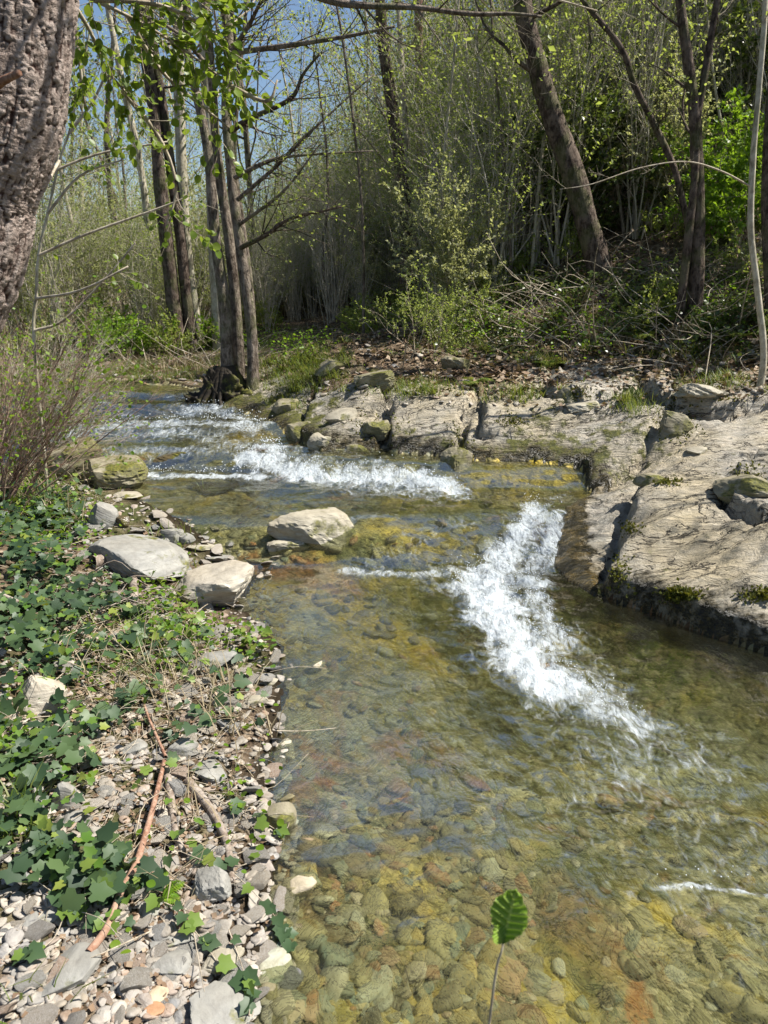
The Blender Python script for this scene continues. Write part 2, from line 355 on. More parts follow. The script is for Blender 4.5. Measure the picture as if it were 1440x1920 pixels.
M['ivy'] = leafmat('ivy leaves', (.026, .05, .024), (.045, .085, .036), (.09, .14, .05), .2, .48, .35)
M['ivy_light'] = leafmat('young ivy leaves', (.08, .17, .025), (.13, .22, .04), (.26, .30, .06), .35, .45)
M['grass'] = leafmat('grass blades', (.07, .12, .015), (.12, .19, .03), (.24, .25, .07), .4)
M['straw'] = leafmat('dry straw', (.22, .17, .10), (.32, .26, .16), (.42, .36, .24), .15, .7)
M['litter'] = leafmat('fallen leaves', (.12, .07, .04), (.24, .16, .10), (.40, .32, .23), .1, .7)
M['moss'] = leafmat('moss', (.035, .045, .006), (.09, .10, .012), (.20, .19, .025), .2, .8)
M['bark_grey'] = barkmat('grey furrowed bark', (.03, .022, .016), (.11, .085, .065), (.30, .25, .20), 2.4, .35, 2)
M['bark_dark'] = barkmat('dark bark', (.012, .009, .007), (.06, .042, .032), (.18, .14, .11), 2.2, .3, 1.8)
M['bark_pale'] = barkmat('pale bark', (.12, .10, .07), (.34, .30, .22), (.52, .48, .38), 2.0, .2, .4)
M['bark_red'] = barkmat('reddish bark', (.07, .035, .025), (.20, .11, .08), (.33, .22, .17), 1.6)
M['twig'] = barkmat('twig bark', (.14, .11, .075), (.30, .25, .18), (.48, .42, .33), 3, .0, .2)
M['twig_pale'] = barkmat('pale twig bark', (.26, .22, .16), (.44, .39, .30), (.60, .55, .45), 3, .0, .2)
M['twig_red'] = barkmat('reddish twig bark', (.10, .05, .035), (.22, .13, .09), (.42, .33, .25), 3, .0, .2)
M['stick'] = barkmat('brown stick bark', (.13, .06, .035), (.26, .14, .09), (.38, .25, .18), 4, 0, .25)
M['root'] = barkmat('root bark', (.09, .06, .04), (.24, .19, .15), (.38, .33, .28), 2.5, 0, .5)
PAL = [(0, (.19, .175, .155)), (.14, (.31, .27, .225)), (.3, (.17, .175, .18)), (.4, (.36, .31, .24)), (.52, (.22, .20, .17)), (.66, (.33, .22, .15)), (.74, (.25, .245, .225)), (.88, (.43, .38, .31))]
M['pebble'] = stonemat('river cobble', (.3, .29, .27), (.42, .40, .36), palette=PAL, sc=3)
M['gravel'] = stonemat('river gravel', (.3, .29, .27), (.42, .39, .35), palette=PAL, island=True, sc=2)
BEDP = [(0, (.10, .09, .05)), (.15, (.36, .32, .17)), (.3, (.05, .04, .025)), (.42, (.50, .36, .09)), (.52, (.20, .19, .12)), (.66, (.36, .14, .05)), (.74, (.58, .56, .44)), (.88, (.16, .20, .16))]
M['bedstone'] = stonemat('stream bed stones', (.2, .2, .15), (.28, .25, .16), palette=BEDP, island=True, sc=2)
M['rock_pale'] = stonemat('pale schist', (.33, .30, .23), (.48, .44, .35), .35)
M['rock_white'] = stonemat('white weathered rock', (.38, .34, .27), (.58, .53, .44), .0)
M['rock_grey'] = stonemat('grey schist', (.24, .235, .215), (.38, .37, .33), .12)
M['rock_mossy'] = stonemat('mossy schist', (.20, .18, .12), (.40, .36, .26), .75)
M['rock_wet'] = stonemat('wet brown rock', (.07, .055, .03), (.16, .12, .05), .4, True)
# ground materials
def groundmat(name, which):
    m, t = mat(name); p = t.pos(); d = t.attr('shore'); slb = t.attr('moss')
    big = t.noise(1.1, 5, .6, p); fine = t.noise(34, 5, .7, p); mid = t.noise(8, 5, .65, p)
    if which == 'rock':
        v = t.mapv(p, (2.0, 7.5, 9), (0, 0, -.22)); f1 = t.noise(1.5, 8, .62, v, 1.1); f2 = t.noise(6, 6, .65, v, .7)
        co = t.ramp(f1, [(.28, (.14, .13, .11)), (.42, (.33, .31, .26)), (.55, (.40, .36, .295)), (.72, (.54, .49, .40))])
        co = t.mix(t.ramp(f2, [(.35, (.7, .7, .7)), (.55, (0, 0, 0))]), co, t.mix(1, co, (.5, .47, .42, 1), 'MULTIPLY'))
        co = t.mix(t.ramp(big, [(.42, (0, 0, 0)), (.62, (.75, .75, .75))]), co, (.42, .345, .21, 1))
        cv = t.noise(1.1, 5, .6, t.mapv(p, (1.2, 3.6, 3), (0, 0, -.3)), 1.4); ck = t.ramp(t.math('ABSOLUTE', t.math('SUBTRACT', cv, .5)), [(.0, (1, 1, 1)), (.016, (0, 0, 0))]); ck = t.math('MULTIPLY', ck, t.ramp(t.noise(2.2, 3, .5, p), [(.40, (0, 0, 0)), (.5, (1, 1, 1))]))
        co = t.mix(ck, co, (.03, .025, .018, 1))
        mk = t.math('MULTIPLY', t.ramp(t.math('ADD', mid, slb), [(.62, (0, 0, 0)), (.74, (1, 1, 1))]), 1)
        co = t.mix(mk, co, t.ramp(fine, [(.3, (.028, .032, .008)), (.55, (.10, .10, .016)), (.75, (.20, .18, .03))]))
        wetk = t.ramp(t.math('ADD', t.math('SUBTRACT', d, t.math('MULTIPLY', t.attr('wet'), .35)), t.math('MULTIPLY', t.math('SUBTRACT', mid, .5), .8)), [(.02, (1, 1, 1)), (.16, (0, 0, 0))])
        co = t.mix(wetk, co, t.ramp(t.math('ADD', t.math('MULTIPLY', mid, .5), t.math('MULTIPLY', f2, .5)), [(.4, (.012, .010, .005)), (.5, (.05, .04, .016)), (.6, (.16, .11, .035))]))
        h = t.math('ADD', t.math('SUBTRACT', t.math('MULTIPLY', f1, 1.6), t.math('MULTIPLY', ck, .6)), t.math('ADD', t.math('MULTIPLY', f2, .5), t.math('MULTIPLY', mk, .3)))
        ro = t.math('SUBTRACT', .62, t.math('MULTIPLY', wetk, .35))
        t.out(t.pr(co, ro, t.bump(h, 1, .04), spec=.35)); return m
    if which == 'bed':
        vd = t.n('ShaderNodeVectorMath', {0: p, 1: t.n('ShaderNodeVectorMath', {0: t.n('ShaderNodeTexNoise', {'Vector': t.mapv(p, (3, 7, 3)), 'Scale': 1.6, 'Detail': 4}).outputs['Color'], 'Scale': .16}, operation='SCALE').outputs[0]}, operation='ADD').outputs[0]
        vo = t.n('ShaderNodeTexVoronoi', {'Vector': vd, 'Scale': 9, 'Randomness': 1}); vo2 = t.n('ShaderNodeTexVoronoi', {'Vector': vd, 'Scale': 26})
        c1 = t.ramp(t.n('ShaderNodeSeparateColor', {0: vo.outputs['Color']}).outputs[0], [(0, (.06, .055, .03)), (.3, (.19, .17, .08)), (.55, (.32, .28, .14)), (.75, (.13, .14, .10)), (1, (.45, .42, .28))])
        c2 = t.ramp(t.n('ShaderNodeSeparateColor', {0: vo2.outputs['Color']}).outputs[0], [(0, (.05, .045, .02)), (.5, (.25, .22, .11)), (1, (.48, .42, .27))])
        co = t.mix(t.ramp(mid, [(.42, (0, 0, 0)), (.55, (1, 1, 1))]), c1, c2)
        co = t.mix(t.ramp(t.noise(1.3, 4, .6, p, 1), [(.54, (0, 0, 0)), (.66, (.85, .85, .85))]), co, (.55, .40, .06, 1))
        co = t.mix(t.ramp(t.noise(1.9, 4, .6, t.mapv(p, (1, 1, 1), (1, 2, 3)), 1), [(.60, (0, 0, 0)), (.68, (.8, .8, .8))]), co, (.34, .12, .035, 1))
        co = t.mix(t.ramp(t.noise(.9, 5, .6, t.mapv(p, (1, 1, 1), (2, 1, .5)), 1), [(.52, (0, 0, 0)), (.64, (.75, .75, .75))]), co, (.07, .08, .03, 1))
        lum = t.ramp(fine, [(.3, (.3, .3, .3)), (.7, (1.3, 1.3, 1.3))])
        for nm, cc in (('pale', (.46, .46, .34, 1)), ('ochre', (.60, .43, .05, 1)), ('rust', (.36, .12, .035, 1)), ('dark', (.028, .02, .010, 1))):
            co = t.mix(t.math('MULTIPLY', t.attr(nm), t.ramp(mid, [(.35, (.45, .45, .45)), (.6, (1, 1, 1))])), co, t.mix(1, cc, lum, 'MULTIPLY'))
        h = t.math('ADD', t.math('MULTIPLY', vo.outputs['Distance'], -1.), t.math('MULTIPLY', vo2.outputs['Distance'], -.4))
        t.out(t.pr(co, .7, t.bump(h, .8, .05), spec=.2)); return m
    # soil with leaf litter, gravel close to the water
    co = t.ramp(t.noise(14, 6, .7, p, .5), [(.3, (.035, .026, .016)), (.48, (.12, .085, .055)), (.62, (.26, .20, .14)), (.75, (.40, .34, .26))])
    co = t.mix(t.ramp(big, [(.48, (0, 0, 0)), (.62, (.7, .7, .7))]), co, t.ramp(fine, [(.3, (.02, .035, .008)), (.6, (.07, .10, .02)), (.8, (.15, .17, .04))]))
    co = t.mix(t.ramp(d, [(.02, (1, 1, 1)), (.12, (0, 0, 0))]), co, (.03, .022, .013, 1))
    h = t.math('ADD', fine, mid); t.out(t.pr(co, .9, t.bump(h, 1, .03), spec=.1)); return m
M['g_rock'] = groundmat('layered schist bedrock', 'rock'); M['g_bed'] = groundmat('algae stained stream bed', 'bed'); M['g_soil'] = groundmat('leaf litter soil', 'soil')
def watermat():
    m, t = mat('clear running water'); p = t.pos(); fo = t.attr('foam_glint'); flow = t.mapv(p, (1, .55, 1), (0, 0, -.35))
    b1 = t.noise(9, 4, .6, flow, .8); b2 = t.noise(34, 3, .6, flow, .5)
    h = t.math('ADD', t.math('MULTIPLY', b1, 1.), t.math('MULTIPLY', b2, .28))
    nr = t.bump(h, .9, .06)
    gl = t.n('ShaderNodeBsdfGlossy', {'Roughness': .07, 'Normal': t.bump(h, .3, .022), 'Color': (.95, .93, .88, 1)}).outputs[0]
    tr = t.n('ShaderNodeBsdfTransparent', {'Color': (.93, .95, .80, 1)}).outputs[0]
    rf = t.n('ShaderNodeBsdfRefraction', {'Color': (.88, .92, .74, 1), 'IOR': 1.2, 'Roughness': 0.0, 'Normal': nr}).outputs[0]
    body = t.n('ShaderNodeMixShader', {0: .42, 1: tr, 2: rf}).outputs[0]
    df = t.n('ShaderNodeBsdfDiffuse', {'Color': (.17, .17, .08, 1)}).outputs[0]
    body = t.n('ShaderNodeMixShader', {0: .04, 1: body, 2: df}).outputs[0]
    fr = t.n('ShaderNodeFresnel', {'IOR': 1.30}).outputs[0]
    wat = t.n('ShaderNodeMixShader', {0: t.math('MULTIPLY', fr, .42, clamp=True), 1: body, 2: gl}).outputs[0]
    fv = t.mapv(p, (1, .42, 1), (0, 0, -.45))
    n1 = t.noise(12, 7, .66, fv, 2.2); n2 = t.noise(46, 4, .65, fv, 1.)
    nn = t.math('ADD', t.math('MULTIPLY', n1, .95), t.math('MULTIPLY', n2, .22))
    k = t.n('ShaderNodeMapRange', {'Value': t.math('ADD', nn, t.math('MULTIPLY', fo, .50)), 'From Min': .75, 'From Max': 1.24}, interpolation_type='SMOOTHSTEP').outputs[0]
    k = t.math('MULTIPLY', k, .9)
    foam_glint = t.n('ShaderNodeBsdfPrincipled', {'Base Color': (.56, .61, .64, 1), 'Roughness': .3, 'Specular IOR Level': .5, 'Normal': t.bump(t.math('ADD', n1, n2), .7, .03)}).outputs[0]
    t.out(t.n('ShaderNodeMixShader', {0: k, 1: wat, 2: foam_glint}).outputs[0]); return m
M['water'] = watermat()
m_, t_ = mat('white water drops'); t_.out(t_.pr((.86, .9, .92, 1), .15, spec=.8)); M['drop'] = m_

# ---------------------------------------------------------------- ground sheets
NR, NC = GX.shape
ATT = {'ochre': [([(660,1170,-.25),(740,1210,-.25),(820,1260,-.25)], .24, .9), ([(660,1240,-.25),(700,1290,-.25)], .16, .6), ([(760,1660,-.2),(860,1780,-.2),(1000,1850,-.2)], .16, .6), ([(740,1000,.05),(860,1010,.05)], .25, .6), ([(960,920,.15),(1060,915,.15)], .22, .9), ([(1250,1200,-.3),(1400,1290,-.3)], .12, .5)],
 'rust': [([(760,1430,-.25),(820,1450,-.25)], .14, .8), ([(560,1420,-.1),(640,1430,-.1)], .10, .7), ([(700,1620,-.15),(720,1600,-.15)], .07, .8), ([(1080,1720,-.3),(1180,1800,-.3)], .12, .35), ([(470,1060,.0),(620,1066,.0)], .16, .8), ([(1060,1110,-.1),(1300,1220,-.1),(1440,1270,-.1)], .12, .5), ([(540,1650,-.1),(560,1850,-.1)], .12, .5)],
 'dark': [([(1060,1090,-.2),(1200,1190,-.3),(1440,1310,-.4),(1600,1400,-.4)], .3, .95), ([(500,1450,-.1),(560,1560,-.1),(600,1680,-.12),(560,1800,-.12),(560,1920,-.1)], .15, .85), ([(740,1530,-.2),(820,1590,-.2)], .09, .9), ([(1120,1180,-.35),(1300,1280,-.35),(1500,1400,-.35)], .3, .75), ([(860,1780,-.2),(700,1880,-.2)], .12, .6), ([(640,1270,-.25),(700,1300,-.25)], .1, .5)],  # blobs along the right bank paint the slab's shade into the bed colour
 'pale': [([(1180,1400,-.4),(1330,1440,-.4)], .35, .5), ([(620,1400,-.2),(700,1410,-.2),(800,1470,-.2)], .14, .6), ([(640,1160,-.2),(560,1220,-.2)], .16, .45), ([(680,1560,-.2),(740,1640,-.2),(800,1730,-.2)], .14, .5), ([(1300,1600,-.4),(1400,1700,-.4)], .2, .3)],
 'wet': [([(1085,925,.35),(1090,985,.35),(1100,1050,.3),(1130,1100,.25),(1200,1140,.2),(1300,1185,.12),(1440,1225,.1)], .13, .55)]}
def sheet(name, m, fm, label=None):
    ii = np.arange(NR * NC).reshape(NR, NC); Q = np.stack([ii[:-1, :-1], ii[:-1, 1:], ii[1:, 1:], ii[1:, :-1]], -1)[fm].reshape(-1, 4)
    Q = Q[:, ::-1]; u, inv = np.unique(Q, return_inverse=True); b = MB(); V = np.stack([GX, GY, GZ], -1).reshape(-1, 3)[u]; b.add(V, inv.reshape(-1, 4))
    mossk = (.22 * fbm(GX * .9, GY * .9, 3, 71) + .10 * (1 - ss(GD, .12, .4)) * ss(GY, 5.6, 6.4) + .10 * ss(GD, 1.2, 2.2) + .13 * ss(GY - GX, 7, 9)).ravel()[u]
    at = {'shore': GD.ravel()[u], 'moss': mossk}; vx, vy = V[:, 0], V[:, 1]
    for nm, bl in ATT.items():
        a = np.zeros(len(V))
        for pts, rr_, st in bl:
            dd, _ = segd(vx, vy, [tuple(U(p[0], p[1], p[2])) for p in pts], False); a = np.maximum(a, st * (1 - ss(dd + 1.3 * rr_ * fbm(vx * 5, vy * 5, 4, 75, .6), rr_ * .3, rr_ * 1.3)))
        at[nm] = a
    o = b.build(name, m, attrs=at); tag(o, kind='structure'); return o
c = (slice(0, -1), slice(0, -1)); bedm = GD[c] < -.015; rockm = (GROCK[c] > .5) & ~bedm
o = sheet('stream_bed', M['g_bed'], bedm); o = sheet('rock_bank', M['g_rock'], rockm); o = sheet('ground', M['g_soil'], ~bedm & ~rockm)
# ---------------------------------------------------------------- water
FOAM_GLINT = [([(1120,1480,0),(1400,1640,0)], .5, .34), ([(930,1080,0),(980,1220,0),(1100,1330,0),(1250,1420,0)], .42, .5), ([(100,800,.45),(300,800,.45),(500,830,.42),(650,890,.3),(850,925,.23)], .42, .62), ([(60,760,.55),(350,770,.5)], .3, .5), ([(860,1000,.1),(700,1060,.02)], .2, .4), ([(1010,948,.23),(985,985,.17),(950,1020,.1),(935,1060,.02)], .17, 1.0), ([(1045,955,.23),(1035,1000,.17),(1020,1060,.03)], .12, .8), ([(1000,960,.23),(1000,1010,.15),(980,1060,.03)], .3, .66),  # first blob paints pale specks standing in for sun glints; others are white water
 ([(860,1068,.02),(950,1085,0),(1010,1095,0)], .18, .95), ([(880,1090,0),(1000,1180,0),(1060,1290,0)], .4, .62), ([(900,1090,0),(940,1150,0),(985,1220,0),(1030,1280,0)], .26, 1.15), ([(1000,1120,0),(1040,1200,0)], .14, .8),
 ([(1030,1280,0),(1110,1320,0),(1180,1345,0)], .17, .8), ([(1180,1345,0),(1260,1400,0)], .12, .5), ([(645,1048,.1),(740,1056,.08),(850,1070,.03)], .07, .72), ([(650,970,.23),(740,965,.23)], .06, .5),
 ([(470,850,.36),(520,868,.33),(600,885,.3),(700,895,.25),(780,905,.24),(845,918,.23)], .2, 1.05), ([(250,868,.34),(360,878,.3),(490,880,.3)], .14, .95), ([(500,830,.4),(520,860,.35)], .18, .95),
 ([(90,812,.45),(200,800,.45),(330,790,.46),(480,800,.44)], .26, .82), ([(330,772,.5),(400,765,.52),(470,780,.5)], .18, .85), ([(200,830,.42),(420,835,.4),(500,830,.4)], .22, .55),
 ([(80,750,.58),(170,746,.58),(200,752,.58)], .13, .8), ([(210,738,.6),(330,740,.6)], .12, .6), ([(80,775,.52),(250,770,.52)], .18, .6),
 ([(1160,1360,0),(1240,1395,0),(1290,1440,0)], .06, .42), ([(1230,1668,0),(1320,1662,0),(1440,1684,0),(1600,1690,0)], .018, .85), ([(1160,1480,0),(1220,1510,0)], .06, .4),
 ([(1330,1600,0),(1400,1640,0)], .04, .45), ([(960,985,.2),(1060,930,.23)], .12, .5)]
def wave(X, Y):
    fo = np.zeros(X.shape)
    for pts, r, s in FOAM_GLINT:
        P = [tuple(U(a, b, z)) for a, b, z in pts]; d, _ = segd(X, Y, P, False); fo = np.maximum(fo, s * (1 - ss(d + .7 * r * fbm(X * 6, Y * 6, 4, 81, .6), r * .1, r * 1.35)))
    u = X * .82 + Y * .57; v = -X * .57 + Y * .82
    z = zwat(X, Y) + .007 * fbm(u * 2.2, v * 4.2, 3, 91) + .0035 * fbm(u * 7, v * 12, 3, 92)
    up = ss(Y, 5.6, 6.6); z = z + up * (.022 * fbm(X * 2, Y * 5.5, 3, 93))
    ch = np.clip(fo, 0, 1); z = z + ch * (.034 * (1 - np.abs(fbm(X * 5, Y * 5, 4, 94)) * 2.4) + .016 * fbm(X * 17, Y * 17, 3, 95) - .01)
    return z, fo
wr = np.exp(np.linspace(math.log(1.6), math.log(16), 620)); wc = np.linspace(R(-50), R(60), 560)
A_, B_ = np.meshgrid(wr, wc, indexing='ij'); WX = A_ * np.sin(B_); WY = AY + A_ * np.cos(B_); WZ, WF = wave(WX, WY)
wd, _ = segd(WX, WY, WP); wd = np.where(inside(WX, WY, WP), -wd, wd)
fm = (wd[:-1, :-1] < .16) & (WY[:-1, :-1] < 12); ii = np.arange(WX.size).reshape(WX.shape)
Q = np.stack([ii[:-1, :-1], ii[:-1, 1:], ii[1:, 1:], ii[1:, :-1]], -1)[fm][:, ::-1]; u_, inv = np.unique(Q, return_inverse=True)
b = MB(); b.add(np.stack([WX, WY, WZ], -1).reshape(-1, 3)[u_], inv.reshape(-1, 4)); o = b.build('water', M['water'], attrs={'foam_glint': WF.ravel()[u_]}); tag(o, kind='structure')
# thrown drops over the rapids
b = MB(); cand = np.where((WF > .75) & (wd < -.02)); k = RS.choice(len(cand[0]), 2600); X = WX[cand][k] + RS.normal(0, .015, 2600); Y = WY[cand][k] + RS.normal(0, .015, 2600)
H = RS.exponential(.022, 2600) + .01; S = RS.uniform(.0015, .0048, 2600) * np.clip(Y / 6, .6, 1.3); I0 = (I1[0][:12] if False else I1[0], I1[1]); Z = zwat(X, Y) + .04 + H
V = I0[0][None] * S[:, None, None] + np.stack([X, Y, Z], 1)[:, None]; b.add(V.reshape(-1, 3), (I0[1][None] + (np.arange(2600) * len(I0[0]))[:, None, None]).reshape(-1, 3))
tag(b.build('spray', M['drop']), 'white drops of spray thrown up along the rapids and the little fall', 'spray', kind='stuff')
# ---------------------------------------------------------------- growth
def grow(wood, lv, base, dirn, L, r, depth, rs, ls, ld, bend=.25, up=.15, kids=7, seg=6, n=4, t0=.2, spread=(.5, 1.1), flat=0.):
    P = [np.array(base, float)]; d = np.array(dirn, float); d /= np.linalg.norm(d)
    for i in range(seg):
        d = d + rs.normal(0, bend / seg ** .5, 3) + np.array([0, 0, up / seg]); d /= np.linalg.norm(d); P.append(P[-1] + d * L / seg)
    P = np.array(P); rad = r * (1 - .8 * np.linspace(0, 1, seg + 1)); tube(wood, P, rad, n, cap=False)
    if depth > 0:
        for k in range(kids):
            t = t0 + (1 - t0) * (k + rs.uniform(0, .9)) / kids; f = t * seg; i = min(int(f), seg - 1); p = P[i] + (P[i + 1] - P[i]) * (f - i); dd = (P[i + 1] - P[i]); dd /= np.linalg.norm(dd)
            s = rs.normal(size=3); s[2] *= (1 - flat); s -= s.dot(dd) * dd; s /= np.linalg.norm(s) + 1e-9; a = rs.uniform(*spread)
            grow(wood, lv, p, dd * math.cos(a) + s * math.sin(a), L * rs.uniform(.35, .6) * (1.15 - .6 * t), max(r * .45 * (1 - .6 * t), .0012), depth - 1, rs, ls, ld, bend * 1.1, up * .6, max(3, int(kids * .75)), max(3, seg - 1), 3, .15, spread, flat)
    if ld and depth <= 1:
        m = rs.poisson(ld * L * (1 if depth == 0 else .5))
        if m:
            f = rs.uniform(.15, 1, m) * seg; i = np.minimum(f.astype(int), seg - 1); p = P[i] + (P[i + 1] - P[i]) * (f - i)[:, None]
            D = rs.normal(size=(m, 3)) + (P[i + 1] - P[i]) / np.linalg.norm(P[i + 1] - P[i], axis=1)[:, None] * .8; N = rs.normal(size=(m, 3)) * .6 + np.array([0, 0, 1])
            lv.append((p, D, N, ls * rs.uniform(.6, 1.25, m)))
def put_leaves(mb, lv, kind, wid=1.0):
    for p, D, N, S in lv: leaves(mb, p, D, N, S, kind, wid)
def shrub_proto(name, sd, h, spread, nst, ls, ld, kind, woodm, leafm, depth=2, kids=7, up=.3, r=.012, wid=1.0, bend=.3, spr=(.4, 1.0), lean=None):
    rs = np.random.RandomState(sd); wood = MB(); lv = []
    for k in range(nst):
        a = rs.uniform(0, 2 * math.pi); s = rs.uniform(.05, 1) * spread; d = [math.cos(a) * s, math.sin(a) * s, 1.]
        if lean is not None: d = np.array(d) + lean
        grow(wood, lv, [rs.normal(0, .08), rs.normal(0, .08), -.1], d, h * rs.uniform(.6, 1.1), r * rs.uniform(.7, 1.2), depth, rs, ls, ld, bend, up, kids, 6, 4, .2, spr)
    e = empty(name, (0, 0, 0)); wood.build('stems', M[woodm], e)
    if ld: f = MB(); put_leaves(f, lv, kind, wid); f.build('foliage', M[leafm], e, smooth=False)
    return e
USED = set()
def place(proto, x, y, z, rz, sc, label, cat, group):
    o = proto if id(proto) not in USED else copy_tree(proto); USED.add(id(proto))
    o.location = (x, y, z); o.rotation_euler = (0, 0, rz); o.scale = (sc, sc, sc * RS.uniform(.85, 1.2)); tag(o, label, cat, group); return o
def dens(xpx): return xpx
def px_of(x, y, z):
    vx, vy, vz = x, y * CP - (z - CZ) * SP, y * SP + (z - CZ) * CP
    return 720 + F * vx / vy, 960 - F * vz / vy

# ---------------------------------------------------------------- background thicket
PR = {
 'thin': [shrub_proto('thin_shrub', 100 + i, 3.4, .42, 10, .036, 18, 'kite', 'twig_pale', 'leaf_small', 2, 8, .5, .014) for i in range(3)],
 'bush': [shrub_proto('leafy_bush', 120 + i, 2.0, .9, 11, .038, 56, 'kite', 'twig', 'leaf_olive', 2, 8, .2, .010) for i in range(3)],
 'dark': [shrub_proto('evergreen_bush', 140 + i, 2.2, .8, 10, .065, 55, 'kite', 'bark_dark', 'leaf_dark', 2, 8, .2, .012) for i in range(2)],
 'low': [shrub_proto('low_undergrowth_plant', 160 + i, .7, 1.2, 10, .05, 50, 'kite', 'twig_red', 'leaf_small', 1, 6, .1, .005) for i in range(2)],
 'stems': [shrub_proto('bare_thicket_shrub', 190 + i, 3.0, .3, 12, .05, 1.5, 'kite', 'twig_pale', 'leaf_small', 2, 7, .6, .013, bend=.22, spr=(.2, .7)) for i in range(2)],
 'dry': [shrub_proto('dry_bramble', 180 + i, 1.3, 1.3, 16, .05, 3, 'kite', 'twig', 'litter', 2, 6, -.5, .006, bend=.6) for i in range(2)],
}
def where(x, y, z):
    px, py = px_of(x, y, z)
    side = 'far left' if px < 250 else 'behind the mossy stump' if px < 520 else 'above the sunny rise' if px < 760 else 'left of the leaning trunk' if px < 1010 else 'left of the forked trunk' if px < 1290 else 'at the right edge'
    dp = 'near the bank' if y < 12 else 'on the lower slope' if y < 15 else 'half way back' if y < 20 else 'far back'
    return side, dp
def scatter(kind, n, azr, rr_, cat, desc, grp, smin=.8, smax=1.3, hmin=.5, jit=0, cond=None):
    k = 0; tries = 0
    while k < n and tries < n * 60:
        tries += 1; az = R(RS.uniform(*azr)); r = math.sqrt(RS.uniform(rr_[0] ** 2, rr_[1] ** 2)) if not jit else RS.uniform(*rr_)
        x, y = r * math.sin(az), r * math.cos(az); z = float(gz(x, y)); d = float(gd(x, y)); 
        hd, _ = segd(np.array([x]), np.array([y]), HP); ins = inside(np.array([x]), np.array([y]), HP)[0]; h = hd[0] if ins else -hd[0]
        if h < hmin or d < .5 or (cond and not cond(x, y, h)): continue
        px, py = px_of(x, y, z)
        if (y < 11.3 and 950 < px < 1150) or (y < 9.6 and 1240 < px < 1350) or (y < 14.9 and 700 < px < 800 and kind != 'low'): continue
        side, dp = where(x, y, z); sc_ = RS.uniform(smin, smax); q = (sc_ - smin) / (smax - smin); zz = 'short ' if q < .33 else 'tall ' if q > .67 else 'mid-sized '; place(random.choice(PR[kind]), x, y, z, RS.uniform(0, 6.28), sc_, f'{zz}{desc} {side}, {dp}', cat, f'{zz}{grp} {side}, {dp}'); k += 1
clear = lambda x, y, h: not (-2.6 < x < -.2 and y < 15)
scatter('thin', 75, (1, 31), (11, 34), 'shrub', 'thin shrub with pale leaves', 'thin-stemmed shrubs', .9, 1.5, .8, 1, lambda x, y, h: clear(x, y, h) and (x < 3.2 or y > 13))
scatter('bush', 70, (-12, 31), (10.5, 30), 'bush', 'dense dusty green bush', 'small-leaved bushes', .7, 1.25, 1.0, 1, clear)
scatter('dark', 28, (9, 33), (10.8, 26), 'bush', 'dark glossy evergreen bush', 'dark evergreen bushes', .7, 1.2, .9, 1, clear)
scatter('low', 80, (-2, 34), (8.8, 16), 'plant', 'low leafy undergrowth plant', 'low undergrowth plants', .5, 1.0, .1, 1)
scatter('dry', 24, (3, 34), (8.5, 19), 'bramble', 'tangle of dry bramble', 'dry brambles', .6, 1.1, .3, 1)
# flat valley behind the trees, left
scatter('low', 26, (-27, -8), (11.5, 24), 'plant', 'low leafy undergrowth plant', 'low undergrowth plants', .6, 1.2, -30, 1, lambda x, y, h: h < 0 and y > 12 and not (y < 14 and x > -3))
scatter('thin', 75, (-28, 1), (13.5, 27), 'shrub', 'thin shrub with pale leaves', 'thin-stemmed shrubs', .5, .95, -30, 1, lambda x, y, h: not (x > -2.4 and y < 17))
scatter('bush', 26, (-28, -10), (15, 32), 'bush', 'dense dusty green bush', 'small-leaved bushes', .8, 1.4, -30, 1, lambda x, y, h: h < 1)
scatter('stems', 60, (-4, 31), (12.2, 22), 'shrub', 'bare pale-stemmed shrub', 'bare pale-stemmed shrubs', .6, 1.3, .8, 1, clear)
scatter('stems', 44, (-28, 0), (13.5, 24), 'shrub', 'bare pale-stemmed shrub', 'bare pale-stemmed shrubs', .5, 1.0, -30, 1, lambda x, y, h: not (x > -2.4 and y < 16))
scatter('bush', 26, (-7, 5), (18, 33), 'bush', 'dense dusty green bush', 'small-leaved bushes', .9, 1.3, -30, 1)
scatter('thin', 26, (-7, 5), (18, 33), 'shrub', 'thin shrub with pale leaves', 'thin-stemmed shrubs', .9, 1.5, -30, 1)
scatter('stems', 16, (-9, 0), (14.5, 19), 'shrub', 'bare pale-stemmed shrub', 'bare pale-stemmed shrubs', .5, .9, -30, 1)
scatter('bush', 14, (-9, 0), (15, 20), 'bush', 'dense dusty green bush', 'small-leaved bushes', .6, 1.0, -30, 1)
scatter('stems', 40, (2, 30), (12.8, 18), 'shrub', 'bare pale-stemmed shrub', 'bare pale-stemmed shrubs', .8, 1.4, .9, 1)
